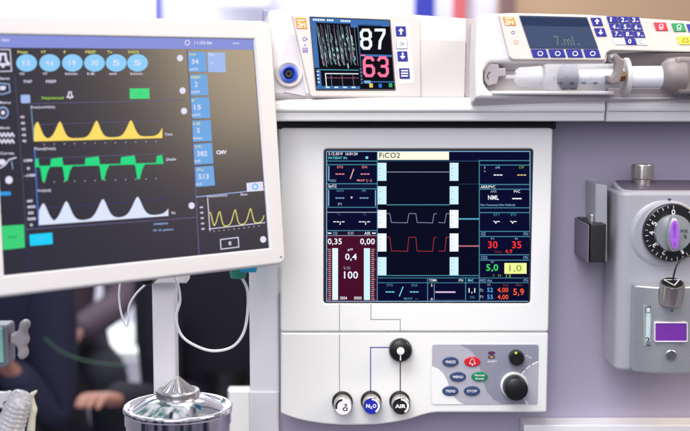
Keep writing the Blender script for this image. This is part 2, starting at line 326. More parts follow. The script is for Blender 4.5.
for yy, cc in ((353.2, (120, 40, 60)), (357.2, (190, 140, 60))): fl(b, PK1, ell(491.6, yy, 3.6, 1.9), ink((54, 46, 92)), 2); fl(b, PK1, ell(491.6, yy, 1.9, 1.1), ink(cc), 3)
txt(b, PK1, 'ALARM', 487.4, 360.6, 496.4, 362.4, WS, 2)
stroke(b, PK1, [(525.6, 356), (526.8, 355.2), (528.4, 356.6), (530.4, 358.2), (531.4, 357.6)], .7, WS, 2)
key = b.build('key_panel', M)
for nm, x, y, c, t1 in (('freeze', 450.6, 362, (52, 72, 112), 'FREEZE'), ('alarm', 472.4, 362, (200, 28, 40), ''), ('menu', 458, 377, (52, 72, 112), 'MENU'), ('record', 479.6, 376.8, (24, 128, 84), 'Record'), ('trend', 450.4, 391.2, (52, 72, 112), 'TREND'), ('stop', 472, 391.2, (52, 72, 112), 'STOP')):
    b = MB(); m = mat('key_%d_%d_%d' % c, c, .35, bump=.05); plate(b, PM, ell(x, y, 8.2, 5), .0004, .0021, m, .0007)
    PB = yplane(-.0021)
    if nm == 'alarm':
        stroke(b, PB, [(x - 3, y + 1.8), (x - 1.9, y - .8), (x - 1.4, y - 2.6), (x, y - 3.4), (x + 1.4, y - 2.6), (x + 1.9, y - .8), (x + 3, y + 1.8)], .6, WS, 1, True); stroke(b, PB, [(x, y + 1.8), (x, y + 3.6)], 1, WS, 1)
    elif nm == 'record': txt(b, PB, 'Normal', x - 4.8, y - 2.6, x + 4.8, y - .5, WS, 1); txt(b, PB, 'Screen', x - 4.2, y + .8, x + 4.2, y + 2.9, WS, 1)
    else: txt(b, PB, t1, x - 5, y - 1.3, x + 5, y + 1.3, WS, 1)
    o = b.build('button', key); o['label'] = {'alarm': 'red oval key with a white bell', 'record': 'green oval key with two lines of white writing'}.get(nm, 'slate blue oval key reading ' + t1)
b = MB(); c = PM.p(515.8, 356.6, 0); lathe(b, c, (0, -1, 0), [(.0072, 0), (.0078, .002), (.0076, .009), (.0068, .0105), (0, .0106)], BLACK, 40)
b.poly([PM.p(x, y, .0112) for x, y in reversed(ell(516, 353, 1.3, 1.3, 16))], led((230, 240, 60))); b.build('power_knob', M)
b = MB(); c = PM.p(513.8, 385, 0); lathe(b, c, (0, -1, 0), [(.0138, 0), (.0138, .003), (.0128, .0042), (.011, .0042)], WHITE, 56); rk = b.build('rotary_knob', M)
b = MB(); lathe(b, c + V3((0, -.003, 0)), (0, -1, 0), [(.0118, 0), (.0122, .004), (.0118, .014), (.0114, .0165), (.0098, .0178), (0, .018)], BLACK, 72, lambda a, k: 1 + .012 * (1 if k in (1, 2) and int(a / (2 * PI) * 72) % 2 else 0)); b.build('grip', rk)
# selector knob (black, white pointer)
b = MB(); c = PM.p(400.2, 348.8, 0); lathe(b, c, (0, -1, 0), [(.0112, 0), (.0117, .002), (.0117, .009), (.0105, .0115), (.0088, .0125), (0, .013)], BLACK, 56)
plate(b, PM, [(397.2, 350), (403.2, 350), (402.6, 361), (398, 361)], .001, .0112, BLACK, .001, .001)
sk = b.build('selector_knob', M)
b = MB(); PS = yplane(-.0131); w_ = mat('white_cap', (236, 236, 240), .3)
lathe(b, PS.p(400.6, 351, 0), (0, -1, 0), [(.0038, 0), (.0038, .0015), (.003, .002), (0, .002)], w_, 28); fl(b, PS, [(399.9, 353), (401.1, 353), (401.1, 360.5), (399.9, 360.5)], w_, 1); b.build('pointer', sk)
# three gas valve knobs pointing down and forward
for x, y, lab, c1, c2, tc in ((343, 399, 'O2', (236, 235, 240), (30, 30, 34), (30, 30, 34)), (371.6, 398.4, 'N2O', (30, 40, 170), (232, 233, 240), (245, 245, 250)), (400.2, 398.6, 'AIR', (22, 22, 26), (232, 233, 240), (245, 245, 250))):
    c = PM.p(x - .6, y + 2.2, 0); ax = V3((.03, -1, .0)).normalized()
    b = MB(); lathe(b, c, (0, -1, 0), [(.0102, -.001), (.0106, .001), (.0106, .003), (.0098, .0042), (.0085, .0042)], BLACK, 44); vk = b.build('gas_valve_knob', M)
    vk['label'] = {'O2': 'left gas knob, white face reading O2', 'N2O': 'middle gas knob, blue face reading N2O', 'AIR': 'right gas knob, black face reading AIR'}[lab]
    b = MB(); lathe(b, c, ax, [(.0086, 0), (.0087, .007), (.0091, .010), (.0092, .0195), (.009, .0208), (.0085, .0212), (0, .0212)], NICKEL, 60, lambda a, k: 1 - (.03 if k in (2, 3) and int(a / (2 * PI) * 60) % 3 == 0 else 0))
    b.build('knob_body', vk)
    fx, fy, fz = frame_of(ax); uu = (V3((1, 0, 0)) - V3((1, 0, 0)).dot(ax) * ax).normalized(); PC = Pl(c + ax * .0214, uu, ax.cross(uu))
    b = MB(); cap = mat('cap_%s' % lab, c1, .35); wedge = mat('capw_%s' % lab, c2, .35); let = mat('capt_%s' % lab, tc, .35)
    def pcu(pts, m, zz): b.poly([PC.w(px, py, zz) for px, py in pts], m)
    pcu(ell(0, 0, .0083, .0083, 44), cap, 0)
    a0, a1 = (95, 200) if lab == 'O2' else (-60, 92)
    pcu([(.0079 * math.cos(R(a0 + (a1 - a0) * k / 20)), .0079 * math.sin(R(a0 + (a1 - a0) * k / 20))) for k in range(21)] + [(.0058 * math.cos(R(a1 - (a1 - a0) * k / 20)), .0058 * math.sin(R(a1 - (a1 - a0) * k / 20))) for k in range(21)], wedge, .00008)
    if lab == 'N2O': gl = [('N', -.0060, .0038, .0), ('2', -.0018, .002, -.001), ('O', .0006, .0036, 0)]
    elif lab == 'AIR': gl = [('AIR', -.0062, .0108, 0)]
    else: gl = [('O', -.0004, .0052, -.0026), ('2', .001, .0034, .0022)]
    for t, gx, gw, gy in gl:
        vs, fs = glyphs(t, .04); hh = .0040 if t != '2' else .0026
        b.mesh([PC.w(gx + u * gw, gy - .0019 + v * hh, .00016) for u, v in vs], fs, let)
    b.build('cap', vk, wn=False, weld=False)
# lower tray edge
b = MB(); box(b, X(524, 427, .02), .42, .02, .0495, Z(600, 445, .02), Z(600, 425.2, .02), WHITE2, .0015); b.build('tray', M)

# ================================================================ PATIENT MONITOR (device on the shelf, left)
PA = rplane(352, 55, -.012, 10, 14)
A = root('patient_monitor', 'boxy off-white monitor on the shelf showing a big white 87 above a pink 63', 'medical monitor', at(370, 97, .04))
def body_from(name, outline, P, depth, m, parent, bev=.004, z1=0, r=.004, holes=(), hr=0):
    b = MB(); plate(b, P, outline, z1 - depth, z1, m, bev, r, holes, hr, 3); return b.build(name, parent)
# housing stands on the shelf; front face tilted back
AB = [(268, 9.5), (278, 8.2), (330, 9), (400, 12.2), (470, 17.4), (478, 19), (478, 97.6), (268, 97.6)]
body_from('housing', AB, Pl(PA.O, PA.U, PA.V), .14, PUMPW, A, .005, -.004, .004)
b = MB(); plate(b, PA, [(291.5, 13.2), (330, 13), (400, 16), (420, 17.5), (421.6, 97), (310.6, 97)], -.006, .0004, BEIGE, .0015, [.003, 0, 0, .003, .002, .004]); fa = b.build('front_panel', A)
b = MB(); plate(b, PA, [(420.2, 39.4), (466, 40.2), (464.5, 97), (419.8, 97)], -.0035, -.0016, BEIGE, .0008, .001); b.build('blank_cover', A)
b = MB(); plate(b, PA, [(466.6, 18), (477.6, 19.4), (477, 97), (466, 97)], -.02, -.0022, mat('side_shade_grey', (160, 150, 152), .5), .001, .001); b.build('side_shade', A)  # darker strip standing in for the shaded side next to the pump
b = MB(); fl(b, PA, [(288.4, 33.8), (295.4, 35), (306, 96), (284, 92), (281, 68)], mat('facet_shade', (186, 182, 190), .4), -26); b.build('recess_shade', A, weld=False)  # flat patch, shade around the port put into its greyer colour
def badge_marks(b, P, x, y, k=1.0):
    for i in range(5): fr(b, P, x + .2 + i * 1.5, y, x + 1.3 + i * 1.5, y + 1.3 * k, WS, 1)
    o = [(x + .8, y + 3.4 * k), (x + 2.8, y + 3.2 * k), (x + 3.4, y + 5.2 * k), (x + 1.4, y + 6.4 * k), (x + 1.2, y + 7.6 * k), (x + 3.6, y + 7.6 * k)]
    stroke(b, P, o, .7, WS, 1); stroke(b, P, [(x + 4.4, y + 3.4 * k), (x + 4.8, y + 7.8 * k)], .7, WS, 1); stroke(b, P, [(x + 5, y + 5.4 * k), (x + 7.6, y + 3.6 * k), (x + 8, y + 7.6 * k)], .7, WS, 1)
cp = PA.p(288.4, 74.8, -.004)
b = MB(); lathe(b, cp, PA.N, [(.0135, 0), (.013, .003), (.0115, .004), (.0085, .0015), (.0082, .0015)], PUMPW, 40); prt = b.build('gas_port', A)
b = MB(); lathe(b, cp, PA.N, [(.0082, .001), (.0082, .005), (.0062, .0056), (.0052, .0036), (.0048, .0015), (0, .0015)], mat('port_blue', (36, 70, 190), .3), 36)
lathe(b, cp + PA.N * .0016, PA.N, [(.0045, 0), (.0034, .002), (.0018, .002), (.0016, 0), (0, 0)], BLACK, 24); b.build('port_ring', prt)
b = MB(); plate(b, PA, [(295, 17.4), (305.8, 17.8), (307.4, 28.6), (296.8, 28.2)], 0, .001, mat('badge_orange', (232, 132, 32), .4), .0003, .0008)
PAb = Pl(PA.O + PA.N * .001, PA.U, PA.V); badge_marks(b, PAb, 297, 19.6); b.build('badge', A)
b = MB(); vio = ink((110, 90, 170)); stroke(b, PA, ell(304.6, 39, 1.8, 1.8, 14), .7, vio, 5, True); fl(b, PA, ell(305, 45, .9, .9, 12), vio, 5); boxl(b, PA, 303.2, 48, 307.4, 52, .8, vio, 5); fr(b, PA, 304, 49.6, 306.6, 51, vio, 5); fl(b, PA, ell(307, 39, 1, .6, 10), vio, 5)
b.build('printed_icons', fa, weld=False)
SA = [(310.4, 17.2), (389.4, 20.4), (394.6, 89.2), (316.6, 89.2)]
b = MB(); plate(b, PA, [(309.4, 16.2), (390.4, 19.4), (395.8, 90.2), (315.8, 90.2)], 0, .0012, mat('lens_rim', (40, 42, 52), .3), .0004, .001, [SA], 0); dfa = b.build('display_frame', A)
b = MB(); ABL = led((62, 112, 176)); ADK = led((8, 8, 20)); ALN = led((170, 215, 215)); APK = led((250, 120, 160)); APD = led((170, 90, 120)); AP = PA
def sa(u, v):   # position inside the skewed screen
    a = V3((*SA[0], 0)).lerp(V3((*SA[1], 0)), u); c_ = V3((*SA[3], 0)).lerp(V3((*SA[2], 0)), u); p = a.lerp(c_, v); return (p.x, p.y)
def sr(u0, v0, u1, v1, m, z=1): fl(b, AP, [sa(u0, v0), sa(u1, v0), sa(u1, v1), sa(u0, v1)], m, z + 4)
def sst(pts, w, m, z=2): stroke(b, AP, [sa(*p) for p in pts], w, m, z + 4)
def stx(t, u0, v0, u1, v1, m, z=3, bold=.02):
    vs, fs = glyphs(t, bold); b.mesh([AP.p(*sa(u0 + u * (u1 - u0), v1 - v * (v1 - v0)), (z + 4) * L0) for u, v in vs], fs, m)
sr(0, 0, 1, 1, ADK, 0); sr(0, 0, 1, .07, ABL); [sr(.03 + k * .022, .016, .046 + k * .022, .044, WH, 3) for k in range(12) if k != 7]; [sr(.38 + k * .026, .02, .4 + k * .026, .046, WH, 3) for k in range(5)]
sr(0, .07, .06, .7, ABL, 1); sr(.5, .06, .6, .12, ABL); sr(.9, .05, .98, .09, ABL)
rg = random.Random(3)
pals = (led((90, 130, 135)), led((130, 170, 170)), led((60, 70, 84)), led((150, 150, 160)), APD)
for k in range(9):        # dense slanted pressure traces, steep saw teeth
    u = .075 + k * .052
    for j in range(4):
        uu = u + rg.uniform(-.012, .012); y0 = .08 + rg.uniform(0, .1); y1 = .66 - rg.uniform(0, .14); dx = rg.uniform(.02, .06)
        sst([(uu, y0), (uu + dx, y1)], rg.choice((.3, .4, .6)), rg.choice((pals[0], pals[2], pals[3])), 2)
    for j in range(11):
        vv = rg.uniform(.2, .66); u2 = u + (vv - .1) * .06 + rg.uniform(-.01, .01); sst([(u2, vv), (u2 + rg.uniform(.002, .012), vv + rg.uniform(.02, .06))], rg.choice((.5, .7, 1.0)), rg.choice((ALN, pals[3], pals[1], pals[0])), 3)
for j in range(6): sst([(.12 + j * .085, .09), (.13 + j * .085, .66)], .35, pals[3] if j % 2 else led((150, 90, 110)), 3)
sr(.02, .72, .56, .735, TEAL, 2); sr(.02, .72, .07, .985, ABL, 1)
sst([(.13, .965), (.13, .78), (.55, .78)], .9, WH, 3); sst([(.14, .84), (.55, .84)], .5, APD, 3); sst([(.2, .8), (.2, .96)], .3, GY, 2); sst([(.34, .8), (.34, .96)], .3, GY, 2); sst([(.48, .8), (.48, .96)], .3, GY, 2)
sr(.0, .955, .56, .995, ABL, 3)
for j in range(4): sr(.12 + j * .11, .962, .17 + j * .11, .982, BAR, 4); sr(.02, .745 + j * .05, .05, .76 + j * .05, WH, 3)
for j in range(9): sr(.575, .7 + j * .026, .6, .71 + j * .026, ABL if j % 2 else LBL, 3)
sr(.585, .1, .6, .68, TEALD, 2); sr(.6, .075, 1, .085, ABL, 1)

def dg(x0, x1, y0, y1, segs, m, sh=.6):
    for sg_ in segs: stroke(b, AP, [(x0 + u * (x1 - x0) + sh * v, y0 + v * (y1 - y0)) for u, v in sg_], 2.9, m, 8)
O8 = [[(.22, 0), (.78, 0), (1, .16), (1, .36), (.8, .49), (.2, .49), (0, .36), (0, .16), (.22, 0)], [(.2, .49), (0, .64), (0, .84), (.22, 1), (.78, 1), (1, .84), (1, .64), (.8, .49)]]
O7 = [[(0, 0), (1, 0), (.95, .2), (.5, .6), (.4, 1)]]
O6 = [[(.98, .14), (.78, 0), (.22, 0), (0, .18), (0, .84), (.22, 1), (.78, 1), (1, .84), (1, .6), (.8, .45), (.2, .45), (0, .56)]]
O3 = [[(.02, .14), (.22, 0), (.78, 0), (1, .16), (1, .36), (.8, .48), (.35, .48)], [(.8, .48), (1, .62), (1, .84), (.78, 1), (.22, 1), (.02, .86)]]
dg(361.2, 370.2, 29.9, 48.2, O8, WH); dg(375.4, 384.2, 29.9, 48.4, O7, WH)
dg(364, 373.2, 57.6, 75.6, O6, APK); dg(378.2, 387, 57.6, 75.6, O3, APK)
sr(.585, .5, 1, .53, ABL, 2); sr(.6, .505, .66, .522, APK, 3)
sr(.6, .885, 1, .9, ABL, 2); sr(.62, .875, .7, .915, LBL, 3)
sr(.68, .915, .725, .975, led((220, 200, 110)), 3); sr(.8, .92, .84, .975, led((40, 130, 220)), 3); sr(.93, .91, .975, .97, led((50, 170, 110)), 3)
b.build('display', dfa, wn=False, weld=False)
b = MB(); plate(b, PA, [(394.2, 22.6), (410, 23.4), (414, 82.6), (399.6, 84.4)], 0, .0008, mat('key_strip', (232, 232, 240), .35), .0003, .002); ks = b.build('key_strip', A)
PAk = Pl(PA.O + PA.N * .002, PA.U, PA.V)
for i, (x0, y0, x1, y1, sh, kind) in enumerate(((395.4, 26, 405.8, 36, .8, 'up'), (396.6, 39, 406.8, 48.4, .6, 'ok'), (397.2, 51, 407.4, 61, .8, 'down'), (399, 68, 409.4, 78.4, .8, 'menu'))):
    b = MB(); m = NAVYK if kind != 'ok' else mat('button_white', (228, 228, 238), .35); qd = [(x0, y0), (x1, y0), (x1 + sh, y1), (x0 + sh, y1)]; cx = (x0 + x1 + sh) / 2; cy = (y0 + y1) / 2
    if kind == 'ok': plate(b, PA, [(x0 - .5, y0 - .5), (x1 + .5, y0 - .5), (x1 + sh + .5, y1 + .5), (x0 + sh - .5, y1 + .5)], .0006, .0012, ink((90, 90, 110)), .0002, .0008)
    plate(b, PA, qd, .0007, .002, m, .0004, .0008)
    if kind in ('up', 'down'):
        s = 1 if kind == 'up' else -1; stroke(b, PAk, [(cx, cy + 3 * s), (cx, cy - 1 * s)], 1.6, WS, 1); fl(b, PAk, [(cx - 2.8, cy), (cx, cy - 3.2 * s), (cx + 2.8, cy)][::s], WS, 1)
    elif kind == 'ok': txt(b, PAk, 'OK', cx - 2.6, cy - 1.8, cx + 2.6, cy + 1.8, ink((60, 60, 80)), 1)
    else:
        for k in range(3): stroke(b, PAk, [(cx - 3, cy - 2.6 + k * 2.6), (cx + 3, cy - 2.6 + k * 2.6)], 1.3, WS, 1)
    b.build('button', ks)['label'] = {'up': 'blue key with white up arrow', 'ok': 'white key reading OK', 'down': 'blue key with white down arrow', 'menu': 'blue key with three white bars'}[kind]
b = MB(); plate(b, yplane(.03), [(262, 9), (272.8, 9.5), (271, 28), (262, 34)], -.06, 0, mat('blue_grey_trim', (128, 132, 158), .5), .002, .003); b.build('corner_bumper', A)

# ================================================================ SYRINGE PUMP
PB_ = rplane(585, 40, -.022, 9, 18)
Bp = root('syringe_pump', 'white syringe pump on the shelf with blue number keys, dim screen and a loaded syringe', 'syringe pump', at(590, 97, .04))
BB = [(477, 15.4), (486, 12.6), (512, 11.8), (585, 13.4), (690, 20), (745, 26), (745, 98), (476, 98), (475.4, 60)]
CAV = [(489, 62.5), (607, 62.5), (609, 51.5), (740, 53.5), (740, 95), (607, 95), (500, 92.5), (489, 90), (484, 82), (484, 70)]
P2 = Pl(PB_.O, PB_.U, PB_.V)
b = MB(); plate(b, P2, BB, -.028, -.003, PUMPW, .004, .003, [CAV], .003, 3); plate(b, P2, BB, -.13, -.0285, PUMPW, .004, .003); 
plate(b, yplane(-.012), [(474, 92), (607, 92), (607, 99.5), (474, 99.5)], -.1, 0, PUMPW, .001, .001)
b.build('housing', Bp)
b = MB(); FPN = [(498.6, 13.4), (585, 15.2), (690, 21.6), (742, 26), (742, 54), (690, 51.8), (640, 50.6), (611, 50), (606.4, 52.5), (605, 60), (513, 59.4), (509.4, 57)]
plate(b, P2, FPN, -.004, .0006, BEIGE, .0012, [.003, 0, 0, 0, 0, 0, 0, .002, .002, .002, .003, .002])
plate(b, P2, [(x, y) for x, y in FPN], -.005, -.0032, mat('panel_edge', (120, 112, 116), .5), .0002, .002)
fb = b.build('front_panel', Bp)
b = MB(); plate(b, P2, [(503, 16.6), (513.8, 17), (516.4, 25.2), (505.6, 24.8)], 0, .0014, MATS['badge_orange'], .0003, .0008)
PBb = Pl(PB_.O + PB_.N * .0014, PB_.U, PB_.V); badge_marks(b, PBb, 505, 17.8, .86); b.build('badge', Bp)
PBk = Pl(PB_.O + PB_.N * .0007, PB_.U, PB_.V)
b = MB(); stroke(b, PBk, ell(513.2, 32.4, 1.7, 1.4, 14), .6, vio, 1, True); boxl(b, PBk, 514.4, 40.6, 518, 43.6, .6, ink((190, 140, 120)), 1); b.build('printed_icons', fb, weld=False)
SB = [(519.8, 15.9), (586.6, 17.6), (597.6, 47.9), (530.6, 47.6)]
b = MB(); plate(b, P2, [(519, 15.2), (587, 16.9), (598.6, 48.6), (530.2, 48.4)], .0002, .0012, mat('lens_dark', (58, 62, 78), .3), .0003, .0008)
SA_, AP_ = SA, AP; SA = SB; AP = Pl(PB_.O + PB_.N * .0013 - PB_.N * 4 * L0, PB_.U, PB_.V)
sr(0, 0, 1, 1, mat('dim_lcd', (40, 50, 70), .16, emit=(40, 52, 78), es=.9, spec=.12), 1); sr(.0, .03, 1, .3, mat('dim_lcd_band', (24, 30, 44), .16, emit=(30, 44, 78), es=.8, spec=.12), 2)
stx('7.ml', .4, .62, .68, .92, led((120, 132, 132)), 3, .0); sr(.72, .86, .76, .9, led((120, 132, 132)), 3); sr(.83, .44, .87, .47, led((130, 80, 60)), 3)
b.build('display', Bp, wn=False, weld=False); SA, AP = SA_, AP_
def skey(x0, y0, w, h, sh, m, draw, lab, parent, z=.0016):
    b_ = MB(); plate(b_, P2, [(x0, y0), (x0 + w, y0), (x0 + w + sh, y0 + h), (x0 + sh, y0 + h)], 0, z, m, .0004, .0005)
    Pk = Pl(PB_.O + PB_.N * z, PB_.U, PB_.V); draw(b_, Pk, x0 + w / 2 + sh / 2, y0 + h / 2); o = b_.build('button', parent); o['label'] = lab; return o
for k in range(4):
    def d(b_, Pk, cx, cy): stroke(b_, Pk, ell(cx + .5, cy + .3, 2.4, 2.1, 18), .7, WS, 1, True)
    skey(530.8 + k * 17.5, 49, 15.3, 8.2, 2.6, NAVYK, d, ['first', 'second', 'third', 'last'][k] + ' blue key with a white ring under the pump screen', fb)
for k, s in ((0, 1), (1, -1)):
    def d(b_, Pk, cx, cy, s=s): stroke(b_, Pk, [(cx, cy + 2 * s), (cx, cy - .6 * s)], 1.5, WS, 1); fl(b_, Pk, [(cx - 2.6, cy - .2 * s), (cx, cy - 2.8 * s), (cx + 2.6, cy - .2 * s)][::s], WS, 1)
    skey(590.6 + k * 3.6, 17.4 + k * 10.4, 10.2, 8.2, 2.8, NAVYK, d, 'blue key with white %s arrow' % ('up' if s == 1 else 'down'), fb)
kw = mat('button_white', (228, 228, 238), .35)
for r_, row in enumerate((('1', '2', '3'), ('4', '5', '6'), ('7', '8', '9'), ('-', '0', 'C'))):
    for c_, ch in enumerate(row):
        blue = ch not in '-C'
        def d(b_, Pk, cx, cy, ch=ch, blue=blue):
            if ch == '-': stroke(b_, Pk, [(cx - 1.6, cy), (cx + 1.6, cy)], .6, ink((220, 120, 90)), 1)
            else: txt(b_, Pk, ch, cx - 2.6, cy - 2.2, cx + .4 if ch != '1' else cx - 1.2, cy + 2.2, WS if blue else ink((90, 90, 110)), 1, .01)
            if blue and ch != '1' and ch != '0': txt(b_, Pk, 'abc', cx + 1.4, cy + .6, cx + 4.2, cy + 2, WS, 1, 0)
        skey(606.6 + c_ * 11 + r_ * 2.35, 16.1 + r_ * 7.2 + c_ * .25, 10.4, 6.5, 2.1, NAVYK if blue else kw, d, 'keypad key reading ' + ch if ch != '-' else 'blank white keypad key', fb)
for x0, y0, w, c, nm in ((653.8, 22.2, 12, (206, 40, 62), 'red stop key with a ring symbol'), (671.6, 23, 12.2, (16, 140, 80), 'green start key with a ring symbol'), (686.6, 23.8, 12, (28, 34, 150), 'blue key at the right of the green one'), (676.8, 36, 15, (240, 222, 70), 'yellow key with a small bell')):
    def d(b_, Pk, cx, cy, c=c):
        if c[0] == 240: stroke(b_, Pk, [(cx - 3, cy + 1.6), (cx - 1.8, cy - 1.8), (cx + 1.4, cy - 1.8), (cx + 3, cy + 1.6)], .7, ink((60, 60, 30)), 1, True)
        else: stroke(b_, Pk, ell(cx, cy - .6, 2, 1.8, 14), .7, WS, 1, True); stroke(b_, Pk, ell(cx, cy + 1.8, 1.8, 1.2, 12), .6, WS, 1, True)
    skey(x0, y0, w, 8.2, 2.8, mat('k%d%d%d' % c, c, .35, coat=.2), d, nm, fb)
# holder, clamp and pusher of the pump
YS = -.045        # syringe axis depth
b = MB(); plate(b, yplane(-.038), [(484, 66), (488, 63), (499, 64.5), (499, 68), (506, 68), (506, 76.5), (499, 76.5), (497, 84), (488, 86), (484, 80)], -.016, 0, mat('clip_grey', (158, 152, 158), .4), .001, .001); 
stroke(b, yplane(-.0382), [(488.6, 79), (487.4, 76.6), (488.2, 73.4), (490.4, 72)], 1.0, ink((80, 76, 82)), 1); b.build('tube_clip', Bp)
b = MB(); zc = Z(625, 75, YS)
plate(b, yplane(YS - .0185), [(610, 54.5), (617, 53.2), (620, 57), (624.8, 60), (623, 74), (619, 83.5), (612, 84.6), (607.4, 81.4), (607, 75), (612.6, 76.4), (615.4, 72), (615.8, 63), (610.4, 60.5)], -.008, .004, GREYB, .0015, .0015); 
lathe(b, at(612.5, 57, YS - .0223), (0, -1, 0), [(.002, 0), (.002, .0012), (0, .0014)], STEEL, 16); b.build('barrel_clamp', Bp)
b = MB(); ctr = at(672, 76, YS); lathe(b, ctr + V3((-.001, .0, 0)), (1, 0, 0), [(.006, -.012), (.0135, -.008), (.0165, -.002), (.0172, .006), (.0172, .011), (.015, .013)], GREYB, 48)
plate(b, yplane(YS - .012), [(678, 56.5), (745, 58), (745, 94), (680, 94), (676, 88), (675.4, 62)], -.05, 0, GREYB, .003, .003); b.build('plunger_pusher', Bp)
b = MB(); box(b, X(488, 90, -.02), X(607, 90, -.02), -.052, -.014, Z(550, 94.8, -.05), Z(550, 90.8, -.05), PUMPW, .0015); box(b, X(609, 92, -.02), .46, -.02, -.0125, Z(650, 96, -.02), Z(650, 88, -.02), mat('bay_grey', (150, 142, 146), .5), .001)
b.build('syringe_cradle', Bp)
b = MB(); plate(b, yplane(-.012), [(606, 52), (745, 54), (745, 92), (606, 92)], -.006, 0, mat('bay_dark', (84, 76, 80), .55), .001); b.build('bay_backing', Bp)
# ================================================================ SYRINGE
Sy = root('syringe', 'clear plastic syringe lying in the pump with a dark stopper and white plunger', 'syringe', at(580, 77, YS))
def ax_(px): return at(px, 76.8, YS)
s0 = ax_(500); k_ = (ax_(600).x - ax_(500).x) / 100; yy, zz = ax_(560).y, ax_(560).z
def sx(px): return ax_(px).x
def lx(b, prof, m, n=48): lathe(b, V3((0, yy, zz)), (1, 0, 0), [(r, sx(px)) for px, r in prof], m, n)
b = MB(); lx(b, [(506, .0016), (527, .0021), (528, .0048), (541, .0062), (544, .0118), (547, .0125), (621, .0127)], CLEARB)
for k, t in enumerate(('10', '20', '30', '40', '50')):
    vs, fs = glyphs(t, .02); x0 = sx(556 + k * 11.6)
    for (u0, w0, v0, h0) in ((0, .0042, -.0072, .0024),): b.mesh([(x0 + u * w0, yy - math.sqrt(.0129 ** 2 - (v0 + v * h0) ** 2), zz + v0 + v * h0) for u, v in vs], fs, ink((60, 58, 76)))
for k in range(22):
    x0 = sx(552 + k * 3); h = .004 if k % 4 == 0 else .0025
    vv = [-.0035, -.0035 + h]; b.poly([(x0, yy - math.sqrt(.0129 ** 2 - vv[0] ** 2), zz + vv[0]), (x0 + .0004, yy - math.sqrt(.0129 ** 2 - vv[0] ** 2), zz + vv[0]), (x0 + .0004, yy - math.sqrt(.0129 ** 2 - vv[1] ** 2), zz + vv[1]), (x0, yy - math.sqrt(.0129 ** 2 - vv[1] ** 2), zz + vv[1])], ink((110, 108, 130)))
b.build('barrel', Sy)
b = MB(); lx(b, [(515, .0062), (519, .009), (541, .0105), (541.5, .006)], FROST); b.build('tip_shroud', Sy)
b = MB(); lx(b, [(558, .006), (561, .0112), (562.4, .0123), (566, .0123), (567, .0114), (571, .0114), (572, .0123), (576, .0123), (577, .009)], mat('rubber_blue', (44, 48, 92), .5)); b.build('stopper', Sy)
b = MB(); lx(b, [(623, .0165), (624, .018), (627.4, .018), (628.4, .0165)], PUMPW); b.build('barrel_flange', Sy)
b = MB(); lx(b, [(576.4, .0066), (600, .0072), (622, .0076), (627, .0098), (640, .0102), (668, .0104), (670, .0116), (673.4, .0118), (674.4, .010)], mat('plunger_white', (226, 228, 238), .3)); b.build('plunger', Sy)
b = MB(); lathe(b, at(620.5, 76, YS - .016), (1, 0, 0), [(.0042, -.0015), (.0048, 0), (.0048, .0036), (.0036, .0042)], mat('copper', (140, 92, 60), .3, .8), 24); b.build('collar_screw', Bp)

# ================================================================ VAPORIZER
PV = yplane(-.03)
Vp = root('vaporizer', 'silvery gas vaporizer with a black numbered dial and violet handle hung on the lavender panel', 'vaporizer', at(672, 370, .03))
def hbody(name, parent, x0, x1, ytop, ybot, Yf, Yb, m, r=.012, bev=.003, ps=None):
    """upright block with rounded vertical corners: plan outline pulled up"""
    zb = Z(660, ybot, Yf); ztp = Z(660, ytop, Yf); P = Pl((0, 0, zb), (1, 0, 0), (0, 1, 0))
    b = MB(); plate_uv(b, P, rnd([(x0, Yf), (x1, Yf), (x1, Yb), (x0, Yb)], [r, r, .003, .003], 8), [], 0, ztp - zb, bev, m, 3); return b.build(name, parent)
vx0 = X(618, 250, -.03); vx1 = X(735, 250, -.03)
hbody('body', Vp, vx0, vx1, 192, 371.5, -.03, .026, VAPO, .012, .004)
zt_ = Z(660, 192.6, -.03); zk = Z(660, 181, .016)
b = MB(); extr_x(b, [(-.0285, zt_ - .006), (.022, zt_ - .006), (.022, zk - .001), (.018, zk), (-.022, zt_ + .0012), (-.0272, zt_ - .0012), (-.0285, zt_ - .003)], vx0 + .003, vx1 - .003, VAPO)
o = b.build('sloped_top', Vp, sharp=30, wn=False); bv = o.modifiers.new('b', 'BEVEL'); bv.width = .003; bv.segments = 3; bv.limit_method = 'ANGLE'; bv.angle_limit = R(40)
P = Pl((0, -.022, zt_ + .0012), (1, 0, 0), (0, .040, zk - zt_ - .0012)); Lp = math.hypot(.040, zk - zt_ - .0012)
b = MB(); plate_uv(b, P, rnd([(vx0 + .0065, .0015), (vx1 - .0065, .0015), (vx1 - .0065, Lp - .001), (vx0 + .0065, Lp - .001)], [.012, .012, .003, .003], 6), [], -.001, .0012, .0005, VAPD, 2); b.build('top_plate', Vp)
b = MB(); c = at(642, 181, .006); lathe(b, V3((c.x, .006, c.z - .003)), (0, 0, 1), [(.009, -.004), (.009, .005), (.0108, .0055), (.0112, .006), (.0112, .0185), (.0104, .0198), (0, .020)], NICKEL, 40, lambda a, k: 1 - (.04 if k in (3, 4) and int(a / (2 * PI) * 40) % 4 == 0 else 0)); b.build('lock_knob', Vp)
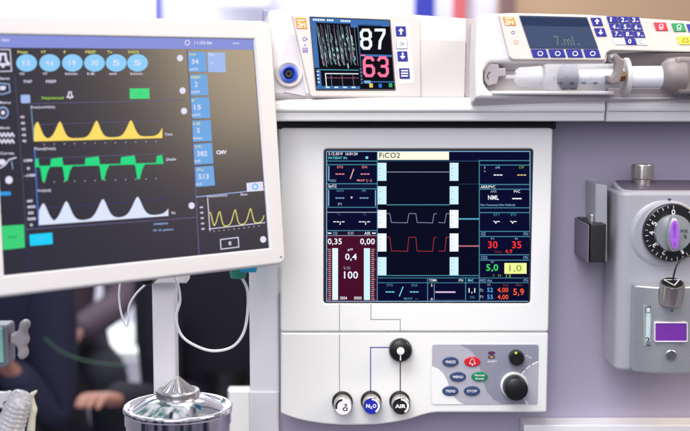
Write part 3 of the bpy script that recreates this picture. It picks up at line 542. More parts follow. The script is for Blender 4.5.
# dial
dc = at(670.5, 232, -.033)
b = MB(); lathe(b, dc + V3((0, .006, 0)), (0, -1, 0), [(.031, -.004), (.0305, .003), (.0285, .008), (.0275, .009)], VAPO, 72); 
lathe(b, dc + V3((-.0065, .006, -.002)), (0, -1, 0), [(.0385, -.004), (.0365, .0), (.0315, .004), (.028, .0062)], VAPO, 72); b.build('dial_mount', Vp)
b = MB(); lathe(b, dc, (0, -1, 0), [(.0283, 0), (.0285, .004), (.0280, .0075), (.0272, .0082), (.0155, .0082)], BLACK, 90); 
Pd = Pl(dc + V3((0, -.0083, 0)), (1, 0, 0), (0, 0, 1))
wm = ink((225, 222, 230))
def dq(a, r0, r1, w, m=wm):
    ca, sa_ = math.cos(R(a)), math.sin(R(a)); b.poly([Pd.w(r * ca - s * sa_, r * sa_ + s * ca, .0001) for r, s in ((r0, -w), (r1, -w), (r1, w), (r0, w))], m)
for k in range(28): dq(90 + k * 360 / 28 * .93, .0246 if k % 2 else .0236, .0268, .00025)
for k, t in enumerate(('0', '5', '4', '3', '2', '1')):
    a = (90, 153, 180, 215, 247, 298)[k]; vs, fs = glyphs(t, .01); ca, sa_ = math.cos(R(a)), math.sin(R(a)); cx, cy = .0205 * ca, .0205 * sa_; rot = R(a - 90) if k < 3 else R(a - 90); w_t = .0022 if t == '1' else .0036
    b.mesh([Pd.w(cx + ((u - .5) * w_t) * math.cos(rot) - ((v - .5) * .0048) * math.sin(rot), cy + ((u - .5) * w_t) * math.sin(rot) + ((v - .5) * .0048) * math.cos(rot), .00012) for u, v in vs], fs, wm)
dl = b.build('dial', Vp, weld=False)
b = MB(); lathe(b, dc + V3((0, -.006, 0)), (0, -1, 0), [(.0182, 0), (.0182, .005), (.0172, .007), (0, .0074)], SILV, 64); 
txt(b, yplane(dc.y - .0136), 'VOL', 680.4, 229.4, 688.6, 232.6, ink((40, 38, 48)), 1); txt(b, yplane(dc.y - .0136), '%', 683.6, 234.4, 687, 238.4, ink((40, 38, 48)), 1)
b.build('dial_hub', dl)
VIO = mat('violet_plastic', (160, 92, 214), .32, coat=.2)
Ph = yplane(dc.y - .013)
b = MB(); plate(b, Ph, ell(674.4, 234.8, 6.9, 17.2, 48), -.002, .012, SILV, .003); dh = b.build('dial_handle', Vp)
b = MB(); plate(b, Ph, ell(674.9, 234.8, 4.7, 14.8, 48), .0115, .0132, VIO, .0006); Pt = yplane(dc.y - .0263)
vd = ink((86, 40, 140))
for k, t in enumerate(('S', 'E', 'V', 'O')): txt(b, Pt, t, 673.4, 223.4 + k * 3.7, 676, 226.4 + k * 3.7, vd, 1, 0)
txt(b, Pt, 'C', 673.4, 241.4, 676, 243.8, vd, 1, 0); txt(b, Pt, 'O', 673.4, 244.4, 676, 246.8, vd, 1, 0); b.build('violet_inlay', dh)
b = MB(); fl(b, PV, [(667.4, 198.6), (671.6, 198.6), (669.5, 202)][::1], ink((50, 46, 60)), 2); b.build('index_mark', Vp, weld=False)
# mounting bracket
b = MB(); plate(b, yplane(.0), [(595.4, 183.6), (607.4, 185.6), (607.4, 262), (595.4, 262)], -.0495, 0, VAPO, .001, .001); b.build('bracket_arm', Vp)
b = MB(); xx0 = X(590.4, 240, -.022); xx1 = X(606, 240, -.022); box(b, xx0, xx1, -.022, .0495, Z(598, 262.6, -.022), Z(598, 224.5, -.022), BLACKM, .0012); 
b.build('mounting_block', Vp)
b = MB(); plate_uv(b, Pl((xx0 - .0012, 0, 0), (0, -1, 0), (0, 0, 1)), [(-.0490, Z(598, 262.2, -.022)), (.0215, Z(598, 262.2, -.022)), (.0215, Z(598, 225, -.022)), (-.0490, Z(598, 225, -.022))], [], 0, .001, .0003, mat('block_side', (112, 104, 124), .5, bump=.1)); b.build('block_left_face', Vp)  # left face of the block, a lighter grey than its front
b = MB(); lathe(b, V3((X(592, 216, .01), .01, Z(598, 224.5, -.022) + .004)), (0, 0, 1), [(.004, -.006), (.004, .002), (.0036, .003), (0, .003)], STEEL, 20); b.build('release_pin', Vp)
# filler module
YF = -.055
mx0 = X(636.6, 320, YF); mx1 = X(705, 320, YF)
zb = Z(660, 374, YF); ztp = Z(660, 287, YF); P = Pl((0, 0, zb), (1, 0, 0), (0, 1, 0))
# gently bowed front: outline seen from above
n = 20; w_ = mx1 - mx0; cur = [(mx0 + w_ * k / n, YF + .010 * (2 * k / n - 1) ** 2) for k in range(n + 1)]
b = MB(); plate_uv(b, P, cur + [(mx1, -.031), (mx0, -.031)], [], 0, ztp - zb, .002, SILV, 3); fm = b.build('filler_block', Vp)
cz = ztp; cc = at(671, 294.5, YF - .001)
ang = V3((0, -.35, 1)).normalized()
b = MB(); lathe(b, cc - ang * .004, ang, [(.0112, -.004), (.0118, .002), (.0118, .015), (.0112, .0163), (.0098, .0166)], NICKEL, 48, lambda a, k: 1 - (.055 if k in (1, 2) and int(a / (2 * PI) * 48) % 4 == 0 else 0)); fc = b.build('filler_cap', Vp)
b = MB(); lathe(b, cc + ang * .0125, ang, [(.0098, 0), (.0096, .0008), (0, .001)], BLACK, 40)
Pc = Pl(cc + ang * .0136, V3((1, 0, 0)), ang.cross(V3((1, 0, 0))));
tri = [(0, -.0068), (.0074, .0045), (-.0074, .0045)]
for i in range(3):
    p0, p1 = V3((*tri[i], 0)), V3((*tri[(i + 1) % 3], 0)); nn = V3((-(p1 - p0).y, (p1 - p0).x, 0)).normalized() * .0004
    b.poly([Pc.w(q_.x, q_.y, .0001) for q_ in (p0 - nn, p1 - nn, p1 + nn, p0 + nn)], wm)
b.build('cap_disc', fc, weld=False)
Pf = yplane(YF - .0012)
b = MB(); Pw = yplane(YF - .0002)
plate(b, Pw, [(654.4, 322.4), (688, 322.4), (688, 342.4), (654.4, 342.4)], -.004, .0012, mat('window_rim', (206, 202, 214), .3), .0004, .002, [[(655.6, 323.6), (686.8, 323.6), (686.8, 341), (655.6, 341)]], .001); wd = b.build('level_window', Vp)
b = MB(); plate(b, Pw, [(655.4, 323.4), (687, 323.4), (687, 341.4), (655.4, 341.4)], -.003, .0006, mat('violet_window', (112, 50, 156), .15, coat=.5, var=.08, vscale=60), .0003); b.build('window_pane', wd)
b = MB(); plate(b, yplane(YF + .0055), rect(643.6, 305.4, 652.4, 347.2), -.004, .0012, mat('sight_rim', (150, 156, 160), .4), .0006, .002); sg = b.build('sight_glass', Vp)
b = MB(); c1 = at(648, 343, YF + .004); c2 = at(648, 309.6, YF + .004); lathe(b, c1, (0, 0, 1), [(.0022, 0), (.0024, .001), (.0024, (c2 - c1).z), (.002, (c2 - c1).z + .001)], mat('sight_tube', (196, 214, 214), .08, coat=.6), 20)
Pg = yplane(YF + .0015); boxl(b, Pg, 645.6, 306.6, 650.4, 312.6, .6, ink((50, 54, 60)), 1); txt(b, Pg, '2', 645.8, 337.4, 650, 342.6, ink((50, 54, 60)), 1); stroke(b, Pg, [(645.6, 345.6), (650.6, 345.6)], .8, ink((50, 54, 60)), 1); b.build('glass_tube', sg)
b = MB(); sc_ = at(671, 355.4, YF); lathe(b, sc_ + V3((0, .001, 0)), (0, -1, 0), [(.0054, 0), (.0054, .0018), (.0048, .0024), (0, .0024)], STEEL, 32); 
ps = yplane(sc_.y - .0014); stroke(b, ps, [(668.2, 359.4), (674.2, 352)], 1.3, ink((70, 68, 76)), 1); b.build('screw', Vp)
b = MB(); fl(b, Pf, ell(672.2, 310.8, .9, .9, 12), ink((40, 38, 44)), 1); b.build('pinhole', Vp, weld=False)
# cable
b = MB(); e0 = cc + ang * .0136; tube(b, [e0, e0 + V3((.001, 0, .007)), e0 + V3((.004, 0, .017)), e0 + V3((.011, .0, .024)), e0 + V3((.022, .004, .024)), e0 + V3((.05, .02, .014))], .0009, BLACK, 8)
tag(b.build('sensor_cable', None), 'thin black cable rising in an arc from the round filler cap of the vaporizer', 'cable')

# ================================================================ TILTED MONITOR
UM = V3((.806, .591, .008)).normalized(); DV = V3((-.0845, .2404, .967))
PT = Pl(at(268, 150, -.075), UM, DV)
T_ = root('ventilator_monitor', 'large tilted monitor in front of the machine with yellow, green and white waves', 'medical monitor', PT.p(150, 285, -.02))
OUT = [(-60, 13), (262, 20.5), (271.4, 22), (273, 30), (285.6, 254), (285.4, 262), (278, 264.8), (-60, 304.2)]
DIS = [(-7, 34), (254.2, 39), (270, 247.8), (4.6, 275.2), (-3.4, 120)]
ou = rnd([PT.uv(*p) for p in [(-60, 12.5), (271.4, 20.8), (286, 263.2), (-60, 304)]], [.004, .011, .008, .004], 8)
hi_ = [PT.uv(*p) for p in [(-7, 34), (254.2, 39), (270, 247.8), (4.6, 275.2)]]
b = MB(); plate_uv(b, PT, ou, [hi_], -.010, 0, .002, BEZEL, 3); b.build('bezel', T_)
cu_ = sum((V3((*p, 0)) for p in ou), V3()) / len(ou)
ba = [((p[0] - cu_.x) * .995 + cu_.x, (p[1] - cu_.y) * .99 + cu_.y) for p in ou]
b = MB(); plate_uv(b, PT, ba, [], -.034, -.0102, .006, PUMPW, 3); b.build('back_shell', T_)
b = MB(); led_ = mat('led_amber', (120, 60, 40), .3); fl(b, PT, ell(281, 257, 1, 1, 12), ink((90, 80, 90)), 1); b.build('indicator_light', T_, weld=False)
PTd = Pl(PT.O - PT.N * .0022, PT.U, PT.V)
LCD = mat('matte_lcd', (6, 6, 10), .2, emit=(24, 20, 44), es=.8, spec=.42)
# colour of the lit panel: a fixed property of the display, plain dark
b = MB()
def e(pts, m, z=1): fl(b, PTd, pts, m, z)
def tt(s, x0, y0, x1, y1, m, z=3, bold=.02, slope=-.06): txt(b, PTd, s, x0, y0, x1, y1, m, z, bold, slope, -.04)
e([(-8, 33), (255, 38.2), (271, 248.6), (4, 276)], LCD, 0)
TB = led((134, 144, 214)); CB = led((140, 202, 245)); VT = led((225, 222, 245)); VY = led((226, 220, 120)); VG = led((60, 205, 120)); TG = led((70, 215, 130)); TY = led((250, 218, 104)); TW = led((218, 226, 246)); TL = led((112, 166, 224)); DM = led((104, 96, 140)); TGN = led((165, 215, 80)); TE = led((30, 205, 245)); DG = led((16, 90, 60)); TLW = led((160, 184, 236)); WVG = led((40, 215, 130))
e([(-8, 33.8), (254.2, 39), (255, 49.6), (-8, 47.4)], TB, 1); tt('Vent', 1, 38.2, 9.4, 41.4, VT, 2, slope=0); tt('11:55:06', 194.6, 41, 212, 44, VT, 2, slope=.02); stroke(b, PTd, ell(187.4, 42.6, 2.2, 2.4, 16), .8, VT, 2, True); stroke(b, PTd, [(233, 43.2), (239, 43.4)], .9, VT, 2)
for k, (x, t1, t2, t3) in enumerate(((26.6, 'Pmax', '15', 'O2'), (49.7, 'VT', '4.6', 'VT'), (72.4, 'f', '19', 'b/min'), (94.5, 'PEEP', '30', 'I:E'), (116.2, 'Tv', '5', 'cmH'), (137.5, 'FiO2', '5', 'b/min'))):
    e(ell(x, 62.8, 10.4, 8.7, 32), CB, 1); L_ = len(t1) * 1.25; tt(t1, x - 9, 50.6, x - 9 + 2.6 * len(t1), 53.2, VY, 2, slope=0); tt(t2, x - 3.6, 60, x + 3.6, 65.4, VT, 2, .01, slope=0); tt(t3, x - 7, 72.4, x - 7 + 2.4 * len(t3), 74.8, VT, 2, slope=0)
tt('PAP', 24, 80, 32, 82.8, VT, slope=0); tt('PEEP', 46, 80, 56.4, 82.8, VT, slope=0); tt('Sequenced', 41.6, 96.4, 63.6, 99.8, TGN, slope=0)
e([(129.6, 88.4), (149.4, 88.2), (149.6, 98.6), (129.8, 98.8)], TG); tt('ON', 137, 92, 142, 95, VG, 2, slope=0)
def bell(x, y, s, m): stroke(b, PTd, [(x - s, y + s * .7), (x - s * .5, y), (x - s * .4, y - s), (x + s * .4, y - s), (x + s * .5, y), (x + s, y + s * .7)], s * .4, m, 2, True); e(ell(x, y + s, s * .3, s * .3, 8), m, 2)
bell(70, 95, 3, VT); e(rnd([(20.6, 94.8), (30, 94.6), (30.4, 103), (21, 103.2)], 1.5), TLW)
stroke(b, PTd, [(31, 103.6), (186, 100)], .6, DM, 1); tt('Paw(cmH2O)', 31, 106, 55, 109, VT, slope=-.01)
stroke(b, PTd, [(31, 106), (34, 141)], .8, led((120, 160, 200)), 1); stroke(b, PTd, [(34.6, 148), (36.6, 187)], .9, led((80, 130, 230)), 1); stroke(b, PTd, [(36.4, 188), (39, 226)], .9, led((80, 130, 230)), 1)
for y0, xs in ((117, 22.6), (123.2, 23.2), (129.2, 23.8), (135, 24.2), (141, 24.6)): tt('40', xs - 2.4, y0 - 1.4, xs + 1.8, y0 + 1.2, VT, slope=0, bold=.04)
for t, x, y in (('100', 24, 160.6), ('0', 27, 168.4), ('-100', 24, 175.6), ('60', 27, 201), ('400', 27, 207), ('30', 28, 213), ('200', 27.4, 219), ('0', 30, 225)): tt(t, x, y - 1.3, x + 2.8 * len(t), y + 1.4, VT, slope=-.05, bold=.04)
def wave(base, pts, top, m, n=3):
    xs = [34 + k * .8 for k in range(200)]
def bumpf(x, peaks, wl, wr):
    v = 0
    for px, h in peaks:
        d_ = (x - px) / (wr if x > px else wl)
        if abs(d_) < 1: v = max(v, h * (1 - abs(d_)) ** .9 * (1 - .25 * (1 - abs(d_))) * 1.33 if abs(d_) > .12 else h)
    return v
def strip(xa, xb, by, top, m, th, step=.7, z=2):
    n_ = int((xb - xa) / step); P0 = None
    for k in range(n_ + 1):
        x = xa + (xb - xa) * k / n_; c0 = (x, by(x) + th); c1 = (x, by(x) - top(x) - th * .2)
        if P0: e([P0[1], c1, c0, P0[0]], m, z)
        P0 = (c0, c1)
def sm(d_): d_ = max(0, min(1, d_)); return d_ * d_ * (3 - 2 * d_)
def hump(x, peaks, wl, wr):
    v = 0
    for px, h in peaks:
        d_ = abs(x - px) / (wr if x > px else wl); v = max(v, h * math.exp(-(2.0 * d_) ** 1.7) if d_ < 1.3 else 0)
    return v
strip(34, 162.4, lambda x: 139.6 - .026 * (x - 34), lambda x: hump(x, ((37.4, 17.4), (60, 17.2), (96.6, 17), (131, 16.6), (167, 17)), 11.5, 10), TY, 1.8)
stroke(b, PTd, [(34, 124.6), (162, 120.6)], .4, DM, 1); stroke(b, PTd, [(36, 158.4), (165, 153.6)], .4, DM, 1); stroke(b, PTd, [(39, 208.6), (168, 199)], .5, led((60, 60, 130)), 1)
gb = lambda x: 166.2 - .026 * (x - 34)
strip(35, 163.4, gb, lambda x: 0, WVG, 1.0)
for xa, xb in ((35, 39.4), (50.4, 63.4), (84.8, 100), (120.4, 136), (156, 163.4)):
    e([(xa, gb(xa)), (xa + .6, gb(xa) - 6.8), (xb - 1.4, gb(xb) - 8.2), (xb, gb(xb))], WVG, 2)
for xm in (44, 66.4, 103.2, 138.8):
    e([(xm - 4.4, gb(xm - 4)), (xm + 6.6, gb(xm + 6)), (xm + 3.4, gb(xm) + 6), (xm + 1, gb(xm) + 15.6), (xm - 1.6, gb(xm) + 15.6), (xm - 3.2, gb(xm) + 5)], WVG, 3)
wb = lambda x: 223.6 - .072 * (x - 39)
strip(39, 168.4, wb, lambda x: hump(x, ((43.4, 19.6), (66.4, 20), (103, 19.6), (137.6, 19.4), (176, 18)), 14, 12.5), TW, 1.6)
tt('Flow(l/min)', 34.6, 147.4, 55.6, 151, VT, slope=-.02); tt('Vol(ml)', 37.4, 189.4, 51, 192.8, VT, slope=-.04); tt('Time', 164.6, 133.2, 172.4, 135.8, VT); tt('l/min', 166.4, 158, 176, 161, VT); tt('Vs', 171, 211.6, 175.4, 214.4, VT)
for k in range(12):
    x = 44 + k * 10.2; e(ell(x, 144.6 - .026 * (x - 34), .5, .5, 6), VT); e(ell(x, 182.4 - .03 * (x - 34), .5, .5, 6), VT)
e(rnd([(29.4, 234.6), (52.2, 232.6), (52.8, 244), (30, 246)], .8), TE); e([(1.6, 226), (24, 224.6), (25, 247.6), (3.2, 250)], VG); tt('START', 8, 236.4, 17, 238.4, DG, 2); tt('STOP', 37, 238, 45, 240.4, BL, 2)
stroke(b, PTd, [(26, 229.4), (197, 217.4)], .7, DM, 1); stroke(b, PTd, [(187, 50), (192, 120), (199, 255.6)], .9, DM, 1); stroke(b, PTd, [(25.6, 229), (28.4, 272)], .7, led((50, 50, 110)), 1)
tiles = [((188.2, 51.8), (205.6, 51.9), (206.6, 71.8), (188.8, 71.8), '34', 'Ppk'), ((190, 74.6), (207, 74.4), (208.6, 95), (190.8, 95.4), '2', 'PEEP'), ((190.6, 97.6), (209.2, 97), (210.4, 117.8), (191.8, 118.4), '15', 'f'), ((192.2, 120.8), (210.6, 120), (212, 140.8), (193.2, 141.8), '5', 'I:E'), ((193.6, 144), (212, 142.8), (213.4, 163.4), (194.6, 164.8), '382', 'VTi'), ((195, 167), (213.4, 165.6), (215, 185.4), (196, 187), '513', 'VTe')]
for a_, b_2, c_2, d_2, v_, l_ in tiles:
    e([a_, b_2, c_2, d_2], TL, 1); x, y = a_; tt(l_, x + 1.2, y + 1.6, x + 2 + 2.1 * len(l_), y + 4, VY, 2, slope=-.02); tt(v_, x + 3.6 if len(v_) > 1 else x + 5, y + 7.2, x + 3.6 + (3.4 * len(v_) if len(v_) > 1 else 4), y + 12.2, VT, 2, .02, slope=-.03); tt('cmH2O' if y < 100 else '[ml]' if y > 140 else 'b/min', x + 1, y + 16, x + (10 if y < 140 else 6.6), y + 18.6, VT, 2, slope=-.03)
e([(207.2, 52.2), (225, 52.4), (225.8, 72.2), (208.2, 72)], TLW, 1); tt('Pmn', 208.8, 53.2, 214, 55.6, VT, 2, slope=0); tt('-', 211, 62, 213, 63, VT, 2, slope=0)
tt('CMV', 216.2, 150.4, 226.8, 154.4, VT, 2, .05, slope=-.03)
e([(246.4, 183), (262.8, 181.4), (263.6, 190.6), (247, 191.8)], VT, 1); stroke(b, PTd, ell(255, 186.6, 2.6, 2.6, 16), 1.2, BL, 2, True)
stroke(b, PTd, [(196, 197), (265, 189.4)], .8, TLW, 1); tt('Paw(cmH2O)', 207, 195.6, 227.4, 198, VT); tt('Flow', 240.6, 193.4, 247.4, 195.8, VT)
for x, y in ((180, 58), (182.6, 90.6), (184, 111), (191.6, 205.6), (263.2, 239.4)): e(ell(x, y, 3.1, 3.3, 18), VT)
stroke(b, PTd, [(207.6, 198), (210, 231)], .8, VT, 1); stroke(b, PTd, [(209, 229), (265, 222.6)], .8, VT, 1)
yb_ = lambda x: 227.6 - .1 * (x - 210); prev = None
ps_ = [(209.6, yb_(210) - 15)]
for k in range(1, 69): x = 209.6 + k * .8; ps_.append((x, yb_(x) - hump(x, ((210.4, 15), (219.6, 15.4), (235.2, 15.4), (250.6, 15.2), (267, 16)), 6.4, 4.6)))
stroke(b, PTd, ps_, .9, VY, 2)
for k in range(5): tt('40', 199.6 + k * .4, 206.4 + k * 5.4, 203 + k * .4, 208.4 + k * 5.4, VT, bold=.04)
for k in range(10): e(ell(214 + k * 5, 231.4 - k * .6, .5, .5, 6), VT)
stroke(b, PTd, [(220.4, 239.6), (238.2, 237.4), (238.8, 247), (221, 249.2)], .9, VT, 2, True); tt('8', 228.6, 241.4, 231.4, 245.4, VT)
tt('xvexpxne', 153.4, 223.4, 168, 225.8, TLW); tt('ID: id_patient', 153.4, 229.4, 173.4, 232, TLW)
# left icon column
stroke(b, PTd, [(0, 49.4), (10, 49.4), (11.6, 71), (0, 71.4)], .9, VT, 2); bell(3, 60, 6, VT); stroke(b, PTd, [(15, 76), (27, 240)], .4, DM, 1)
tt('Alarm', -3, 77, 9.6, 79.6, VT, slope=0); tt('Menu', -2, 101.2, 10.6, 103.6, VT, slope=0); stroke(b, PTd, [(-4, 83), (9, 84), (10, 92), (3, 94), (-4, 94)], 1, TLW, 2); e([(0, 86), (6, 86), (5, 90), (0, 90)], VT, 2); stroke(b, PTd, ell(3, 112.6, 5, 5.4, 24), 1.3, TLW, 2, True); e(ell(3, 112.6, 2, 2.2, 14), VT, 2)
tt('Mode', 0, 126.8, 10, 129, VT, slope=-.02)
for r0 in (134, 140.5): stroke(b, PTd, [(0 + k * 2, r0 + (2.4 if k % 2 else -1)) for k in range(8)], 1.6, VT, 2)
tt('Curves', 0, 152, 14, 154.6, VT, slope=-.02); stroke(b, PTd, [(0, 168), (5, 165), (9, 159.6), (16, 157.6)], 1.2, VT, 2); e(ell(2, 162, 3.6, 3, 14), VT, 2); stroke(b, PTd, [(11.6, 161), (12.6, 169)], .7, TLW, 2); e(ell(9, 180, 3.7, 3.9, 20), VT); e([(0, 191.6), (10.6, 191.6), (10.8, 195.4), (0, 195.6)], led((50, 150, 225)))
# support arm
b.build('display', T_, wn=False, weld=False)
b = MB(); xa = X(152.4, 330, .02); xb = X(175, 330, .02); box(b, xa, xb, .02, .045, -.40, Z(165, 270, .02), WHITE2, .002); b.build('stand_pole', T_)
b = MB(); plate(b, yplane(.015), [(138, 262), (190, 262), (186, 283.4), (150, 284.4)], -.03, 0, WHITE2, .002); b.build('mount_plate', T_)
b = MB(); plate(b, yplane(-.09), [(138, 272), (153, 271), (152.6, 284.2), (146, 286), (141, 284)], -.03, 0, BLACKM, .002); b.build('mount_latch', T_)

# ================================================================ STEEL CANISTER
YC = -.055; ccn = at(178, 407, YC); k_ = (ccn - CAM).dot(FW) / F; rC = 54 * k_
Cn = root('steel_canister', 'shiny round steel canister with a fluted cone on its lid, bottom of the photo', 'canister', (ccn.x, ccn.y, ccn.z - .12))
b = MB(); lathe(b, (ccn.x, ccn.y, ccn.z), (0, 0, 1), [(rC * .96, -.13), (rC * .965, -.0135), (rC * .965, -.0125)], CHROME, 96); b.build('body', Cn)
b = MB(); lathe(b, ccn, (0, 0, 1), [(rC * .95, -.0145), (rC * .99, -.014), (rC * .99, -.004), (rC * .995, -.003), (rC * 1.01, -.0022), (rC * 1.01, .0004), (rC * .995, .0016), (rC * .97, .0022), (rC * .91, .0016), (rC * .88, .0), (rC * .85, -.0006), (rC * .8, .0012), (rC * .62, .0072), (rC * .48, .0102), (rC * .4, .0112), (rC * .38, .0114)], CHROME, 128); ld = b.build('lid', Cn, sharp=40)
b = MB(); lathe(b, ccn, (0, 0, 1), [(rC * .40, .0108), (rC * .405, .0116), (rC * .405, .0158), (rC * .39, .0172), (rC * .36, .0174), (rC * .335, .0162), (rC * .26, .0160)], STEEL, 96); b.build('collar', ld, sharp=50)
b = MB(); nf = 96; lathe(b, ccn, (0, 0, 1), [(rC * .325, .0158), (rC * .325, .0168), (rC * .31, .0178), (rC * .07, .0284), (rC * .035, .0304), (0, .0308)], STEEL, nf, lambda a, k: 1 - (.13 * abs(math.sin(a * 9)) if k in (2, 3) else 0)); b.build('cone_cap', ld, sharp=50)

# ================================================================ TUBES
def pt(px, py, Y): return at(px, py, Y)
b = MB(); tube(b, [pt(171, 268, .0), pt(177, 282, .0), pt(180, 300, .01), pt(176, 318, .01), pt(182, 336, .01), pt(197, 346.5, .01), pt(214, 351, .01), pt(232, 347, .01), pt(243, 334, .01), pt(247.4, 314, .01), pt(247.6, 292, .01), pt(243, 280, .01), pt(236, 270, .01)], 0.0015, TUBEM, 10)
tag(b.build('loop_tube', None), 'white flexible tube hanging in a wide U right of the white pole', 'tube')
b = MB(); tube(b, [pt(121, 276, .03), pt(119, 296, .03), pt(121.6, 315, .03), pt(126.6, 326.5, .03), pt(128.6, 318, .03), pt(129, 306, .03), pt(136, 294, .03), pt(146, 284, .03)], .0011, TUBEM, 8)
tag(b.build('thin_tube', None), 'thin pale tube hanging in a narrow loop left of the white pole', 'tube')
# water trap hanging under the monitor
W = root('water_trap', 'small clear plastic trap with blue and green fittings under the monitor corner', 'water trap', at(268, 268, .0))
cw = at(269, 296, .0); tp = Z(269, 264, .0)
b = MB(); lathe(b, cw, (0, 0, 1), [(.0, -.002), (.006, -.0015), (.0105, .002), (.0125, .008), (.0128, .034), (.0122, .034), (.012, .008), (.0095, .003), (0, 0)], CLEAR, 36); b.build('bowl', W)
b = MB(); lathe(b, cw + V3((0, 0, .030)), (0, 0, 1), [(.0134, 0), (.0134, .012), (.012, .013)], CLEAR, 36); b.build('lid', W)
b = MB(); box(b, X(240.4, 270, 0), X(256.6, 270, 0), -.01, .015, Z(250, 271.2, 0), Z(250, 262, 0), mat('blue_fitting', (40, 160, 215), .35), .0015); b.build('blue_fitting', W)
b = MB(); lathe(b, at(238, 272, .004), (0, 0, 1), [(.0075, -.006), (.0085, 0), (.0085, .008)], mat('green_fitting', (60, 150, 130), .4), 24); b.build('green_fitting', W)
# pole clamp
C_ = root('pole_clamp', 'grey clamp with a four lobed wing knob at the left edge', 'clamp', at(2, 345, -.16))
YK = -.16
b = MB(); plate(b, yplane(YK), [(-30, 325.6), (6.4, 325), (8.4, 327.4), (9, 364), (4.8, 367.8), (-30, 368.6)], -.022, 0, mat('clamp_grey', (122, 122, 134), .4, .3, bump=.1), .0015, .0015); b.build('jaw', C_)
b = MB(); plate(b, yplane(YK - .0022), [(-30, 328.6), (2.6, 328), (3.6, 363), (-30, 364)], -.003, 0, mat('clamp_teal', (132, 184, 176), .4), .001, .001); b.build('teal_face', C_)
b = MB(); lathe(b, at(8, 338, YK + .008), (1, 0, 0), [(.0034, -.001), (.0034, .008), (.0045, .009)], MATS['clamp_grey'], 20)
kn = [(9.6, 334.6), (15, 333.2), (18, 330), (18.4, 324.6), (20.6, 321.4), (24.6, 320.8), (27.8, 323.4), (28, 327.4), (25, 332), (25.4, 336), (27.4, 340), (26.6, 344.4), (24.2, 347.4), (26.2, 352.4), (26, 357), (23, 360.2), (18.8, 359.8), (16.6, 356.4), (17.4, 350.4), (15.6, 346.6), (9.6, 344.4)]
plate(b, yplane(YK), kn, -.012, 0, mat('knob_grey', (158, 152, 158), .42, bump=.12), .003, .002, brs=3); b.build('wing_knob', C_)
# clear flow chamber with white bracket
D_ = root('clear_chamber', 'ribbed clear plastic chamber in a pale bracket at the bottom left corner', 'breathing valve', at(16, 440, -.15))
WB = mat('bracket_white', (205, 205, 208), .4, bump=.1)
YD = -.15
b = MB(); plate(b, yplane(YD), [(-14, 392.6), (4.4, 392.8), (8.8, 391.6), (12.4, 395.8), (12.8, 399.8), (9, 402.6), (5.6, 401), (2.4, 404), (4.4, 408.6), (-14, 409)], -.006, 0, WB, .001, .001)
plate(b, yplane(YD), [(26.4, 397.4), (28.4, 394.6), (34.6, 392.2), (34.8, 394.4), (31.4, 398.8), (32.8, 405), (35.2, 412), (33.2, 420), (32.4, 436), (25.6, 436), (27.8, 420), (29, 411), (26.4, 403)], -.010, 0, mat('bracket_cream', (206, 206, 190), .4), .0014, .001); b.build('bracket', D_)
axd = (at(20, 398, YD) - at(7, 436, YD)).normalized(); cb = at(6, 440, YD - .004)
pr = [(.0, 0), (.012, 0), (.0135, .004)]
for k in range(8): h = .006 + k * .0042; pr += [(.0132 - k * .0003, h), (.0116 - k * .0003, h + .0016), (.0132 - k * .0003, h + .003)]
pr += [(.0098, .043), (.0064, .0462), (0, .047)]
b = MB(); lathe(b, cb, axd, pr, mat('ribbed_clear', (238, 238, 244), .12, trans=.75, ior=1.35), 40); b.build('ribbed_chamber', D_, sharp=60)
b = MB(); lathe(b, cb, axd, [(.004, .004), (.0078, .008), (.0078, .034), (.004, .038)], mat('valve_white', (214, 212, 220), .4, alpha=.7), 24); b.build('inner_valve', D_)

# ================================================================ ROOM BEHIND (far out of focus)
def sbox(name, x0, x1, y0, y1, z0, z1, m, kind=True, bev=.004):
    b = MB(); box(b, x0, x1, y0, y1, z0, z1, m, bev); o = b.build(name, None)
    if kind: struct(o)
    return o
WALL = mat('hall_wall', (214, 214, 232), .7, bump=.1, bscale=60, var=.03, vscale=1)
TAN = mat('tan_wall', (176, 146, 118), .7, var=.1, vscale=2)
YW_ = 5.0
sbox('floor', -5, 5, -.9, 5.2, -1.32, -1.30, mat('grey_floor', (128, 124, 136), .5, var=.1, vscale=2))
sbox('wall', -4, X(500, 5, YW_), YW_, YW_ + .1, -1.3, 1.9, WALL)
tag(sbox('tan_partition', X(498, 5, YW_ - .1), 4, YW_ - .12, YW_ - .02, -1.3, 1.9, TAN, False), 'tan exhibition partition far behind the syringe pump', 'partition')
lbx = mat('lightbox', (250, 250, 255), .4, emit=(255, 255, 255), es=1.1)
g = root('light_box', 'glowing white light box on the far wall above the tilted monitor', 'light box', at(60, 0, 4.9))
b = MB(); box(b, X(-80, 10, 4.9), X(154.5, 10, 4.9), 4.9, 4.98, Z(60, 90, 4.9), Z(60, -80, 4.9), mat('lightbox_frame', (210, 210, 225), .5), .004); b.build('frame', g)
b = MB(); fr(b, yplane(4.898), -78, -78, 153.6, 88, lbx, 1); b.build('diffuser', g, weld=False)
def banner(name, px0, px1, Y, c, lab, py0=-40, py1=140, th=.03):
    b = MB(); box(b, X(px0, 10, Y), X(px1, 10, Y), Y, Y + th, Z(px0, py1, Y), Z(px0, py0, Y), mat('cloth_%d_%d_%d' % c, c, .7, var=.06), .004); return tag(b.build(name, None), lab, name.replace('_', ' '), {'hanging_banner': 'banners on the far wall', 'pillar': 'pillars far behind'}.get(name))
banner('wall_post', 155.4, 160.6, 4.8, (54, 66, 170), 'thin blue post beside the glowing light box')
banner('hanging_banner', 414.6, 435, 4.6, (38, 48, 160), 'wide blue banner hanging behind the shelf monitor')
banner('hanging_banner', 453, 466, 4.6, (196, 92, 100), 'narrow dull red banner right of the blue one')
banner('hanging_banner', 466.4, 474, 4.65, (214, 206, 222), 'narrow pale banner right of the red one')
g = root('wall_sign', 'framed pale sign on the far wall left of the blue banner', 'sign', at(242, 0, 4.8))
